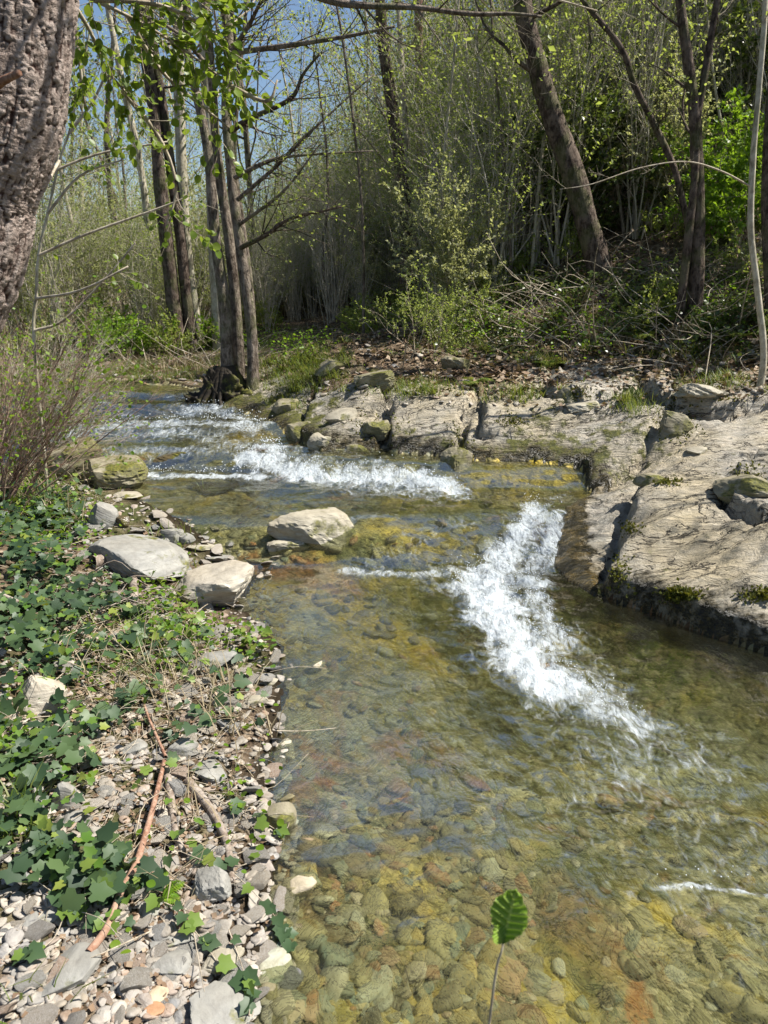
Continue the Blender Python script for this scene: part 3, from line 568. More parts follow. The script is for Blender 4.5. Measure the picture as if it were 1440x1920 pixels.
# woodland trees
def bgtree(sd, H, ls, ld, leafm, woodm, crownt=.35, kids=16, r=.09, depth=2, bl=.33):
    rs = np.random.RandomState(sd); wood = MB(); lv = []; P = [np.array([0, 0, -.3])]; d = np.array([rs.normal(0, .08), rs.normal(0, .08), 1.])
    for i in range(9): d = d + rs.normal(0, .045, 3); d /= np.linalg.norm(d); P.append(P[-1] + d * H / 9)
    P = np.array(P); tube(wood, smooth_path(P, 2), r * (1 - .85 * np.linspace(0, 1, 19)), 7, wob=.12, sd=sd)
    br = MB()
    for k in range(kids):
        t = crownt + (1 - crownt) * (k + rs.uniform()) / kids; f = t * 9; i = min(int(f), 8); p = P[i] + (P[i + 1] - P[i]) * (f - i); a = rs.uniform(0, 6.28)
        grow(br, lv, p, [math.cos(a), math.sin(a), rs.uniform(.2, .9)], H * bl * (1.25 - t) * rs.uniform(.7, 1.2), r * .3 * (1.2 - t), depth, rs, ls, ld, .35, .2, 7, 6, 4, .2, (.5, 1.1))
    e = empty('woodland_tree', (0, 0, 0)); wood.build('trunk', M[woodm], e); br.build('branches', M[woodm], e); f = MB(); put_leaves(f, lv, 'kite'); f.build('crown', M[leafm], e, smooth=False); return e
PR['bare'] = [bgtree(200 + i, 8.5, .06, 7, 'leaf_small', 'bark_pale' if i else 'bark_grey', .25, 20, .075) for i in range(3)]
PR['green'] = [bgtree(220 + i, 8, .09, 34, 'leaf_dark' if i else 'leaf_olive', 'bark_dark', .2, 18, .11) for i in range(2)]
scatter('bare', 26, (-29, 4), (17, 42), 'tree', 'slim pale bare tree', 'slim bare-looking trees', .75, 1.2, -30, 1)
scatter('bare', 54, (0, 34), (13, 36), 'tree', 'slim pale bare tree', 'slim bare-looking trees', .8, 1.3, -30, 1, lambda x, y, h: x < 6 or y > 15)
scatter('green', 14, (12, 36), (14, 44), 'tree', 'dark-crowned woodland tree', 'dark-crowned woodland trees', .8, 1.3, 1.5, 1)
scatter('green', 5, (-30, -18), (27, 46), 'tree', 'dark-crowned woodland tree', 'dark-crowned woodland trees', .7, 1.0, -30, 1)
for i, (x, y, s) in enumerate([(6.6, 4.6, .8), (8.2, 6.4, .9), (6.4, 2.6, .75)]): place(PR['bare'][i % 3], x, y, float(gz(x, y)), i * 2., s, 'slim pale bare tree just beyond the right edge', 'tree', 'slim bare trees beyond the right edge')
# crowns uphill to the right, whose shade falls over the foot of the slope
for i, (x, y, s) in enumerate([(7.6, 8.9, .75), (9.8, 9.6, .8), (6.9, 11.0, .7), (9.2, 12.4, .8)]):
    place(PR['green'][i % 2], x, y, float(gz(x, y)), i * 1.3, s, 'dark-crowned woodland tree at the right edge, on the lower slope', 'tree', 'dark-crowned woodland trees at the right edge, on the lower slope')

# ---------------------------------------------------------------- the trees one can tell apart
def named_tree(name, label, trunks, woodm, sd, nbr=8, top=3.0, ls=.045, ld=10, leafm='leaf_small', brl=1.3, cat='tree', flare=1.25, kids=6, rough=.10, root=None, loc=None, t0=.25, sides=10, updir=.5, dcrown=None):
    """trunks: list of (pixels, depth Y or None, width px bottom, width px top)"""
    rs = np.random.RandomState(sd); e = None; lv = []; br = MB()
    for ti, (px, Y, w0, w1) in enumerate(trunks):
        if Y is None: Y = hit(*px[0])[1]
        P = [PY(a, b, Y + .03 * k * ti) for k, (a, b) in enumerate(px)]
        if e is None: e = empty(name, (P[0][0], Y, float(gz(P[0][0], Y)))); tag(e, label, cat); O = np.array(e.location)
        g = float(gz(P[0][0], P[0][1])); 
        if P[0][2] > g - .05: P = [np.array([P[0][0] - (P[1][0] - P[0][0]) * .0, P[0][1], g - .12])] + ([P[0]] if P[0][2] > g + .1 else []) + P[1:]
        d = P[-1] - P[-2]; d /= np.linalg.norm(d); d0 = P[-1]
        for k in range(4): P.append(P[-1] + (d + rs.normal(0, .06, 3)) * top / 4)
        P = smooth_path(P, 5); n = len(P); s = np.concatenate([[0], np.cumsum(np.linalg.norm(np.diff(P, axis=0), axis=1))]); vis = np.linalg.norm(d0 - P[0]) / s[-1]
        dist = Y * 1.0 / math.cos(0) ; r0, r1 = w0 * dist / F / 2 * .74, w1 * dist / F / 2 * .74
        u = s / s[-1]; rad = np.where(u < vis, r0 + (r1 - r0) * u / vis, r1 * (1 - .8 * (u - vis) / (1 - vis + 1e-6))); rad = rad * (1 + (flare - 1) * np.exp(-s / .18))
        m = MB(); tube(m, P - O, rad, sides, wob=rough, sd=sd + ti); m.build('trunk', M[woodm], e)
        for k in range(nbr):
            t = t0 + (1 - t0) * (k + rs.uniform()) / nbr; i = min(int(t * (n - 1)), n - 2); p = P[i] - O; a = rs.uniform(0, 6.28)
            grow(br, lv, p, [math.cos(a), math.sin(a) * .8, updir * rs.uniform(.2, 1.4)], brl * rs.uniform(.5, 1.2), max(rad[i] * .28, .005), 2, rs, ls, ld, .4, .2, kids, 7, 5, .2, (.4, 1.0))
    if br.v: br.build('branches', M['twig' if woodm in ('bark_pale', 'bark_grey') else woodm], e)
    if lv: f = MB(); put_leaves(f, lv, 'kite'); f.build('foliage', M[leafm], e, smooth=False)
    return e
def limb(e, pts, w0, w1, woodm='bark_dark', twigs=8, tl=.5, sd=0, ls=.04, ld=6, leafm='leaf_small', name='branch'):
    """extra limb traced point by point: (px,py,Y)"""
    rs = np.random.RandomState(sd); O = np.array(e.location); P = smooth_path([PY(a, b, c) for a, b, c in pts], 5) - O; n = len(P); Y = pts[0][2]; m = MB()
    rad = np.linspace(w0, w1, n) * Y / F / 2; tube(m, P, rad, 6, wob=.08, sd=sd); lv = []
    for k in range(twigs):
        t = .12 + .88 * (k + rs.uniform()) / twigs; i = min(int(t * (n - 1)), n - 2); d = P[i + 1] - P[i]; d /= np.linalg.norm(d); s = rs.normal(size=3); s[1] *= .6; s -= s.dot(d) * d; s /= np.linalg.norm(s)
        grow(m, lv, P[i], d + s * .9, tl * rs.uniform(.4, 1.2), max(rad[i] * .4, .0015), 1, rs, ls, ld, .3, .05, 6, 5, 3)
    b = m.build(name, M[woodm], e)
    if lv: f = MB(); put_leaves(f, lv, 'kite'); f.build('foliage', M[leafm], b, smooth=False)
Y1 = float(hit(440, 735)[1]); 
t1 = named_tree('alder_tree', 'clump of four grey-brown trunks rising from one dark mossy stump at the water edge', [
 ([(424, 735), (424, 600), (404, 450), (392, 300), (378, 220), (358, 130), (350, 60)], Y1, 34, 17),
 ([(448, 735), (444, 600), (428, 440), (408, 300), (398, 160), (385, 0)], Y1 + .12, 30, 18),
 ([(474, 735), (472, 620), (452, 470), (434, 330), (424, 200), (430, 100), (418, 0)], Y1 - .08, 30, 20),
 ([(478, 730), (472, 560), (455, 420), (440, 300), (448, 160)], Y1 + .3, 16, 9)], 'bark_grey', 11, nbr=8, top=6.0, ld=9, brl=2.0, t0=.5)
for i, (pts, a, b_) in enumerate([([(450, 465, Y1), (500, 440, Y1 - .2), (545, 410, Y1 - .4), (640, 388, Y1 - .6)], 10, 3), ([(440, 333, Y1), (510, 300, Y1 - .2), (580, 290, Y1 - .4), (700, 283, Y1 - .5)], 9, 2),
   ([(432, 245, Y1), (470, 222, Y1 - .3), (545, 185, Y1 - .5), (568, 140, Y1 - .6), (600, 100, Y1 - .7)], 11, 3), ([(430, 100, Y1), (520, 88, Y1 - .5), (640, 70, Y1 - .8), (740, 50, Y1 - 1)], 10, 4),
   ([(425, 110, Y1), (465, 50, Y1 - .2), (490, 0, Y1 - .4)], 9, 5), ([(445, 375, Y1), (520, 310, Y1 - .2), (590, 240, Y1 - .3), (700, 140, Y1 - .4)], 8, 2), ([(450, 420, Y1), (530, 360, Y1 - .3), (600, 270, Y1 - .6)], 7, 2),
   ([(395, 130, Y1), (330, 60, Y1 - .3), (250, 20, Y1 - .5)], 8, 3)]):
    limb(t1, pts, a, b_, 'bark_dark' if i in (0, 2) else 'bark_grey', 15, .75, 300 + i)
# mossy stump under it
m = MB(); V, T = I3; c0 = np.array(t1.location); 
for k, (dx, dy, dz, sx, sy, sz) in enumerate([(0, .02, -.06, .34, .26, .24), (-.24, -.1, -.16, .24, .2, .14), (.2, -.05, -.14, .26, .2, .18), (.02, -.22, -.2, .36, .2, .13), (-.1, -.08, .02, .14, .12, .2)]):
    W = rockv(I5, 400 + k, (sx, sy, sz), 6, .55, .12, .05); m.add(W + np.array([dx, dy, dz]), I5[1])
for k in range(12):
    a = -2.9 + k * .26; L_ = random.uniform(.25, .5); q = [[math.cos(a) * .08, math.sin(a) * .06, .3], [math.cos(a) * .22, math.sin(a) * .18, .1], [math.cos(a) * (.24 + L_ * .35), math.sin(a) * (.2 + L_ * .25), -.08], [math.cos(a + .2) * (.3 + L_ * .6), math.sin(a + .2) * (.26 + L_ * .5), -.24]]; tube(m, smooth_path(q, 4), np.linspace(.055, .012, 13), 7, wob=.3, sd=k)
m.build('mossy_stump', stonemat('dark mossy stump', (.018, .013, .008), (.05, .038, .02), .5), t1)
named_tree('grey_tree', 'pair of thick dark trunks with lichen, left of the mossy stump', [
 ([(338, 662), (322, 540), (308, 420), (296, 300), (285, 180), (268, 80), (262, 0)], None, 38, 22), ([(362, 660), (350, 560), (338, 440), (322, 330), (305, 200), (290, 100)], None, 30, 20)], 'bark_dark', 12, nbr=10, top=7, t0=.45, ld=8, brl=2.4)
named_tree('grey_tree', 'straight pale lichened trunk between the dark pair and the stump clump', [([(376, 640), (362, 560), (348, 440), (340, 300), (336, 170), (332, 0)], None, 24, 24)], 'bark_pale', 13, nbr=9, top=7, t0=.4, ld=8, brl=2.2)
named_tree('pale_tree', 'pale slender trunk leaning left, in front of the far left thicket', [([(328, 640), (302, 560), (285, 470), (270, 360), (256, 270), (235, 180), (215, 80), (200, 0)], None, 20, 12)], 'bark_pale', 14, nbr=6, top=2, t0=.4, ld=5)
named_tree('dark_tree', 'thin dark trunks fanning from one base near the far left bank', [([(262, 600), (235, 500), (215, 420), (205, 340), (200, 230), (210, 100)], None, 20, 9), ([(272, 600), (255, 520), (225, 400), (190, 300)], None, 12, 7), ([(280, 600), (262, 520), (240, 430), (232, 330)], None, 9, 6)], 'bark_grey', 15, nbr=5, top=2, t0=.3, ld=6)
named_tree('pale_tree', 'broad pale trunk standing just behind the mossy stump trunks', [([(412, 655), (408, 560), (402, 480), (398, 380), (392, 250)], None, 34, 26)], 'bark_pale', 16, nbr=8, top=7, t0=.5, ld=9, brl=2.4)
named_tree('dark_tree', 'dark straight trunk on the rise behind the middle thicket', [([(762, 420), (752, 330), (738, 220), (722, 110), (712, 0)], 14.5, 34, 24)], 'bark_dark', 17, nbr=6, top=3, t0=.4, ld=8)
named_tree('pine_tree', 'reddish pine trunk beyond the middle thicket', [([(795, 400), (788, 250), (785, 130), (785, 0)], 18, 24, 18)], 'bark_red', 18, nbr=3, top=3, t0=.7, ld=8)
named_tree('dark_tree', 'thick dark trunk leaning left high on the right slope', [([(1122, 500), (1098, 410), (1072, 320), (1040, 230), (1012, 140), (985, 40), (975, -40)], 10.6, 62, 38)], 'bark_dark', 19, nbr=8, top=3, t0=.45, ld=12, brl=1.5)
t8 = named_tree('dark_tree', 'dark upright forked trunk near the right edge of the slope', [([(1302, 575), (1308, 450), (1308, 330), (1303, 220), (1292, 130), (1275, 0)], 9.0, 40, 20), ([(1303, 330), (1305, 240), (1320, 150), (1338, 40), (1350, -40)], 8.95, 22, 14)], 'bark_dark', 20, nbr=7, top=2.4, t0=.35, ld=10)
named_tree('dark_tree', 'thin crooked dark trunk leaning towards the forked trunk', [([(1300, 480), (1280, 380), (1262, 310), (1225, 230), (1190, 160), (1165, 90), (1100, 10)], 9.4, 18, 12)], 'bark_dark', 21, nbr=5, top=1.5, t0=.3, ld=8)
t10 = named_tree('birch_sapling', 'slender pale smooth stem at the right edge of the slope', [([(1432, 668), (1422, 560), (1408, 430), (1412, 300), (1422, 180), (1432, 60), (1436, -20)], 7.3, 17, 11)], 'bark_pale', 22, nbr=5, top=1.5, t0=.5, ld=6, brl=.8)
limb(t10, [(1408, 350, 7.3), (1350, 320, 7.2), (1285, 303, 7.1), (1200, 315, 7.0), (1110, 345, 6.9), (1050, 355, 6.9)], 3.6, 1.2, 'twig', 5, .3, 330, ld=2)
named_tree('dark_tree', 'dark trunk cut off by the right edge of the picture', [([(1452, 620), (1440, 450), (1438, 330), (1450, 150)], 8.6, 30, 22)], 'bark_dark', 23, nbr=4, top=2, t0=.5, ld=8)
named_tree('pale_sapling', 'pair of thin pale upright stems in the middle thicket', [([(888, 420), (890, 300), (898, 180), (893, 60), (895, -20)], 13, 9, 6), ([(885, 420), (882, 300), (878, 160), (868, 0)], 13, 7, 5)], 'bark_pale', 24, nbr=5, top=1.5, t0=.4, ld=9, flare=1)
named_tree('sapling', 'thin crooked grey sapling on the sunlit litter rise', [([(622, 600), (608, 530), (605, 460), (614, 390), (612, 280), (600, 180)], None, 9, 5)], 'bark_grey', 25, nbr=6, top=1.5, t0=.4, ld=12, flare=1.1)
for i, (xs, yb, w_) in enumerate([((1000, 1040), 470, 9), ((958, 930), 500, 8), ((820, 850), 480, 8), ((1180, 1120), 520, 9), ((1390, 1340), 520, 8), ((680, 640), 420, 8)]):
    named_tree('sapling', 'thin sapling stem ' + ['leaning right beside the leaning dark trunk', 'left of the leaning dark trunk', 'left of the pale pair of stems', 'between leaning and forked trunks', 'between the forked trunk and the pale smooth stem', 'left of the dark straight trunk'][i],
      [([(xs[0], yb), (xs[0] * .6 + xs[1] * .4, yb - 180), (xs[1], yb - 360), (xs[1] + (xs[1] - xs[0]) * .4, -20)], 11.5, w_, 5)], 'bark_grey' if i % 2 else 'bark_pale', 26 + i, nbr=7, top=1, t0=.3, ld=14, flare=1, brl=.9)
# big tree at the left edge: plated bark modelled as displaced surface
def big_trunk():
    Yt = 2.7; pts = [(-275, 900), (-165, 640), (-128, 550), (-90, 450), (-72, 340), (-34, 230), (-18, 140), (-6, 0), (8, -200)]
    P = [PY(a, b, Yt) for a, b in pts]; e = empty('pine_tree', (P[0][0], Yt, float(gz(P[0][0], Yt)))); tag(e, 'massive trunk with flaky plated bark at the left edge, near the viewer', 'tree'); O = np.array(e.location)
    P.append(P[-1] + (P[-1] - P[-2]) * 2); P = smooth_path(P, 60) - O; n = 190; m = len(P); T = np.gradient(P, axis=0); T /= np.linalg.norm(T, axis=1)[:, None]
    A = np.cross(T, [0, 1., 0]); A /= np.linalg.norm(A, axis=1)[:, None]; Bv = np.cross(T, A); th = np.linspace(0, 2 * math.pi, n, endpoint=False); s = np.concatenate([[0], np.cumsum(np.linalg.norm(np.diff(P, axis=0), axis=1))])
    S, H = np.meshgrid(s, th, indexing='ij'); W = H * .26
    def plates(a, b, sd):    # cellular plates: distance to the nearest two seeds
        a = a + .45 * fbm(a * 1.3, b * 1.3, 4, sd, .65); b = b + .5 * fbm(a * 1.1 + 5, b * 1.1, 4, sd + 1, .65); ai = np.floor(a).astype(int); bi = np.floor(b).astype(int); d1 = np.full(a.shape, 9.); d2 = d1.copy(); idv = np.zeros(a.shape)
        for i in (-1, 0, 1):
            for j in (-1, 0, 1):
                cx = ai + i + hsh(ai + i, bi + j, sd + 2); cy = bi + j + hsh(ai + i, bi + j, sd + 3); d = np.hypot(a - cx, b - cy); h = hsh(ai + i, bi + j, sd + 4)
                n1 = d < d1; d2 = np.where(n1, d1, np.minimum(d2, d)); idv = np.where(n1, h, idv); d1 = np.where(n1, d, d1)
        return d2 - d1, idv
    e1, i1 = plates(W * 42, S * 10, 500); e2, i2 = plates(W * 110, S * 30, 510)
    disp = .008 * ss(e1, .02, .2) * (.35 + .9 * i1) + .0035 * ss(e2, 0, .2) * (.3 + i2) + .006 * fbm(W * 7, S * 3, 3, 520) + .005 * fbm(W * 90, S * 14, 3, 521)
    rad = .215 + .10 * np.exp(-S / .35) + disp; V = P[:, None] + rad[..., None] * (np.cos(H)[..., None] * A[:, None] + np.sin(H)[..., None] * Bv[:, None])
    i = np.arange(m - 1)[:, None] * n; j = np.arange(n)[None]; k = (j + 1) % n; mb = MB(); mb.add(V.reshape(-1, 3), np.stack([i + j, i + n + j, i + n + k, i + k], -1).reshape(-1, 4))
    mm, t = mat('flaky plated bark'); p = t.obj(); cr = t.attr('crack'); n1 = t.noise(30, 6, .7, p); 
    co = t.ramp(n1, [(.34, (.085, .062, .05)), (.5, (.26, .20, .165)), (.64, (.47, .39, .34))]); co = t.mix(t.attr('tone'), co, (.36, .30, .26, 1)); co = t.mix(t.ramp(cr, [(.05, (1, 1, 1)), (.55, (0, 0, 0))]), co, (.045, .022, .016, 1))
    t.out(t.pr(co, .85, t.bump(t.math('ADD', n1, t.noise(110, 3, .6, p)), 1, .006), spec=.2))
    mb.build('trunk', mm, e, attrs={'crack': ss(e1, .0, .22).ravel() * (.5 + .5 * ss(e2, 0, .15).ravel()), 'tone': (i1 * .55).ravel()})
    g = MB(); q = [PY(-20, 172, 2.5), PY(8, 150, 2.46), PY(36, 137, 2.42)]; tube(g, np.array(q) - O, [.014, .012, .010], 7); g.build('branch_stub', M['stick'], e)
    br = MB(); lv = []; rs = np.random.RandomState(3)
    for k in range(7): a = k * .9; grow(br, lv, P[-8 - k * 5], [math.cos(a), math.sin(a), .4], 2.2, .03, 2, rs, .06, 8)
    b = br.build('branches', M['bark_dark'], e); f = MB(); put_leaves(f, lv, 'kite'); f.build('foliage', M['leaf_dark'], e, smooth=False)
big_trunk()
# ---------------------------------------------------------------- stones of their own
def stone(name, label, cx, yb, wpx, hpx, matn, sd, deep=.8, rz=None, tilt=0, sink=.25, lam=0.03, cuts=9, cat='rock', tz=0, group=None, up=0., rough=.07):
    X = hit(cx, yb); dist = math.hypot(X[0], X[1]); slant = X[1] * CP - (X[2] - CZ) * SP; wd_ = wpx * slant / F; dep = math.atan2(CZ - X[2], dist)
    dd = wd_ * deep; hh = 1.05 * max(.02, (hpx * slant / F - dd * math.sin(dep) * .8) / math.cos(dep)); 
    V = rockv(I5 if wpx > 60 else I3, sd, (wd_ / 2 * 1.04, dd / 2 * 1.04, hh / 2 * 1.15), cuts, rough, lam); b = MB(); b.add(V, (I5 if wpx > 60 else I3)[1])
    o = b.build(name, M[matn] if isinstance(matn, str) else matn, sharp=24); o.location = (X[0], X[1] + dd * .35, X[2] + hh * (.5 - sink) + up); o.rotation_euler = (tz, tilt, random.uniform(-.4, .4) if rz is None else rz); tag(o, label, cat, group); return o
B = stone
B('boulder', 'large pale boulder with an ochre side, midstream at the lip of the pool', 580, 1030, 165, 104, 'rock_pale', 1, .8, 0, .08, .2)
B('boulder', 'low pale rounded boulder lying against the front of the large midstream one', 536, 1040, 108, 48, 'rock_pale', 22, .6, .1, .05, .2)
B('boulder', 'chunky white weathered rock at the edge of the pool', 390, 1138, 168, 104, 'rock_white', 3, .75, .15, -.12, .2)
B('slab', 'broad smooth grey slab tilted towards the water behind the root', 238, 1085, 190, 108, 'rock_grey', 41, 1.1, .3, .18, .3, cuts=6, rough=.03)
B('boulder', 'mossy layered boulder leaning left behind its rounder neighbour', 135, 900, 135, 92, 'rock_mossy', 5, .8, .2, -.35, .2, .05)
B('boulder', 'rounded mossy layered boulder at the water, right of the leaning one', 202, 915, 122, 74, 'rock_mossy', 6, .8, 0, .05, .15, .05, cuts=6)
B('stone', 'small tan oval stone leaning on the rounded mossy boulder', 192, 900, 34, 13, 'rock_white', 7, .7, 0)
B('rock', 'pointed tilted grey rock standing on the upper gravel', 188, 990, 56, 55, 'rock_grey', 8, .6, .3, .6, .2)
B('rock', 'small brown rock just right of the pointed tilted one', 228, 988, 28, 28, 'rock_wet', 9, .8, 0)
B('slab', 'thin pale flake of rock reaching into the upper water', 232, 934, 62, 18, 'rock_pale', 10, .8, .1, 0, .3)
B('slab', 'thin grey flat stone in the shallows left of the low pale boulder', 468, 1030, 62, 14, 'rock_grey', 11, .7, 0, 0, .2)
B('slab', 'long thin pale stone lying in the red shallows', 492, 1056, 84, 15, 'rock_pale', 12, .4, .02, 0, .15)
B('rock', 'angular grey rock at the head of the gravel beside the broad slab', 318, 1022, 50, 40, 'rock_grey', 13, .8)
B('rock', 'small grey rock right of the angular one', 348, 1020, 38, 26, 'rock_grey', 14, .8)
B('slab', 'flat dark stone on the gravel point', 400, 1052, 76, 16, 'rock_grey', 15, .6, -.3, 0, .1)
B('slab', 'pale flat stone under the dark one on the gravel point', 372, 1032, 60, 16, 'rock_pale', 16, .6, .2, 0, .1)
B('rock', 'white and grey rock with a straight dark seam at the left edge in the ivy', 62, 1338, 96, 104, 'rock_white', 17, .8, .3, .3, .25)
B('slab', 'long grey slab lying below the white rock', 392, 1255, 96, 40, 'rock_grey', 18, .6, .3, -.2, .1)
B('slab', 'pale block half in the water, upper one of two', 500, 1284, 56, 18, 'rock_pale', 19, .6, 0)
B('slab', 'tan block at the waterline, lower one of two', 478, 1322, 56, 24, 'rock_pale', 20, .6, -.1)
B('stone', 'round grey disc-shaped stone beside the stick', 338, 1424, 60, 46, 'rock_grey', 121, 1., 0, 0, .1, 0, 5, rough=.02)
B('rock', 'grey brown angular stone right of the disc-shaped one', 388, 1470, 74, 50, 'rock_grey', 122, 1.0)
B('rock', 'grey angular stone left of the stick', 248, 1420, 56, 40, 'rock_grey', 123, 1.)
B('slab', 'bright grey upright slab near the water below the roots', 398, 1690, 66, 68, 'rock_grey', 124, .8, .1, .25, .1)
B('slab', 'oval greenish grey stone with rings left of the fern', 278, 1722, 60, 42, 'rock_grey', 125, .9)
B('slab', 'bluish grey stone under the ivy leaves', 318, 1778, 90, 50, M['rock_grey'], 126, .9)
B('stone', 'large dark grey disc of rock beside the lower end of the stick', 112, 1868, 116, 82, 'rock_grey', 127, 1., .2, -.1, .05, 0, 5, rough=.02)
B('stone', 'pale yellowish rounded stone near the waterline', 415, 1830, 74, 58, 'rock_pale', 128, 1., 0, 0, .1)
B('stone', 'smooth heart-shaped grey stone on the cobbles', 314, 1832, 74, 50, 'rock_grey', 129, .9, 0, 0, .1)
B('slab', 'large banded grey slab at the bottom edge beside the water', 415, 1925, 130, 84, 'rock_grey', 130, 1.0, .4, .15, .1, cuts=7)
B('slab', 'flat grey slab under ivy near the left edge', 66, 1738, 100, 60, 'rock_grey', 131, 1.0, .2)
B('rock', 'dark upright grey stone in the ivy by the left bank', 118, 1520, 44, 60, 'rock_grey', 132, .7, .2, .4)
B('rock', 'grey stone left of the root end', 130, 1545, 50, 34, 'rock_grey', 133, .9)
B('stone', 'small orange brown stone at the bottom edge', 282, 1915, 42, 36, stonemat('orange stone', (.38, .2, .1), (.5, .32, .2)), 134, 1.)
B('stone', 'tan oval stone above the orange one', 290, 1880, 46, 32, stonemat('tan stone', (.45, .36, .24), (.55, .46, .34)), 135, .9)
B('stone', 'round olive stone lying under the shallow edge water', 525, 1552, 58, 58, 'rock_mossy', 136, 1., 0, 0, .3, 0, 5, rough=.03)
B('boulder', 'dark wet boulder with water pouring over it below the upper rapids', 322, 868, 82, 38, 'rock_wet', 137, .9, 0, 0, .35)
B('rock', 'low orange brown rock breaking the upper rapids', 232, 778, 56, 20, stonemat('orange wet rock', (.22, .12, .04), (.34, .22, .08), 0, True), 138, .8, 0, 0, .3)
B('rock', 'low dark wet rock just awash in the calm stretch', 388, 926, 100, 22, 'rock_wet', 139, .8, 0, 0, .35, up=.02)
B('rock', 'dark rock awash at the top of the stream', 255, 752, 60, 12, 'rock_wet', 140, .8, up=.03)
# broken blocks along the foot of the rock bank
BL = [(560,818,70,46,'rock_mossy','mossy block just below the stump'),(610,838,66,40,'rock_pale','pale block at the upstream water edge'),(668,848,58,34,'rock_mossy','mossy wedge right of the pale upstream block'),(700,812,62,48,'rock_mossy','mossy square block left of the dark cleft'),
 (815,880,52,28,'rock_mossy','small pale topped block beside the cleft'),(855,880,62,62,'rock_mossy','mossy block right of the cleft, overhanging the water'),
 (862,835,46,34,'rock_mossy','mossy knob above the overhanging block'),(640,790,60,34,'rock_pale','pale slab chip on the mossy bank'),(540,770,60,40,'rock_mossy','mossy lump right beside the stump'),(1075,752,74,42,'rock_mossy','moss capped block in the litter above the shelf'),
 (1100,770,70,26,'rock_pale','thin pale flake on the middle of the shelf'),(1275,815,80,70,'rock_mossy','mossy hummock rock in the notch of the shelf'),(1330,745,110,36,'rock_pale','long pale overhanging block under the slope'),
 (1405,925,100,60,'rock_mossy','dark edged mossy rock at the right edge of the shelf'),(1320,850,50,24,'rock_pale','loose pale stone in the notch'),(1225,905,60,30,'rock_mossy','moss topped lump at the head of the main slab'),
 (700,720,80,40,'rock_mossy','moss covered stone in the shade of the green bush'),(860,690,66,30,'rock_mossy','round mossy stone behind the green bush'),(620,700,60,34,'rock_mossy','grass fringed mossy stone on the bank')]
for k, (cx, yb, a, h, mn, lb) in enumerate(BL): B('rock', lb, cx, yb, a, h, mn, 600 + k, .9, None, random.uniform(-.2, .2), .42, .05, 10)
# ---------------------------------------------------------------- cobbles: 270 that show largest, the rest as gravel
PB = []
for k in range(10):
    b = MB(); V = rockv(I3, 700 + k, (1, RS.uniform(.62, .95), RS.uniform(.14, .3)), RS.randint(5, 10), .05, rnd_=.02); b.add(V, I3[1]); PB.append(b.mesh('cobble', M['pebble'])); PB[-1].set_sharp_from_angle(angle=R(26))
placed = []
LM = [((0, 200), (1200, 1480), 'among the ivy at the left edge'), ((200, 330), (1200, 1480), 'beside the upper end of the stick'), ((330, 560), (1180, 1330), 'between the white rock and the water'), ((330, 560), (1330, 1500), 'around the disc-shaped stone'),
      ((0, 240), (1480, 1720), 'left of the stick'), ((240, 560), (1500, 1720), 'around the roots'), ((0, 180), (1720, 1930), 'at the bottom left corner'), ((180, 330), (1720, 1930), 'right of the lower end of the stick'), ((330, 560), (1720, 1930), 'near the water at the bottom edge'),
      ((100, 320), (900, 1060), 'on the upper gravel behind the broad slab'), ((280, 520), (960, 1075), 'on the gravel point by the midstream boulders'), ((250, 480), (1060, 1200), 'around the white rock')]
W_ = np.array([12, 22, 30, 36, 26, 36, 34, 46, 46, 24, 34, 12.]); W_ /= W_.sum(); n = 0; tries = 0
CN = {0: 'grey', 1: 'flat', 2: 'rounded'}
while n < 285 and tries < 5000:
    tries += 1; z_ = RS.choice(len(LM), p=W_); (x0, x1), (y0, y1), lmk = LM[z_]; px, py = RS.uniform(x0, x1), RS.uniform(y0, y1); X, ok = hits([px], [py])
    if not ok[0]: continue
    X = X[0]; d = float(gd(X[0], X[1])); 
    if d < -.12: continue
    r = (.02 + .05 * RS.uniform(0, 1) ** 1.5) if z_ < 9 else RS.uniform(.03, .08)
    if any((X[0] - a) ** 2 + (X[1] - b_) ** 2 < ((r + c_) * .62) ** 2 for a, b_, c_ in placed): continue
    placed.append((X[0], X[1], r)); o = link('cobble', PB[n % 10]); o.location = (X[0], X[1], X[2] + r * .22); o.rotation_euler = (RS.normal(0, .22), RS.normal(0, .22), RS.uniform(0, 6.28)); o.scale = (r,) * 3
    tag(o, ('larger flat cobble ' if r > .045 else 'mid-sized flat cobble ' if r > .03 else 'small flat cobble ') + lmk, 'cobble', ('larger cobbles ' if r > .045 else 'mid-sized cobbles ' if r > .03 else 'small cobbles ') + lmk); n += 1
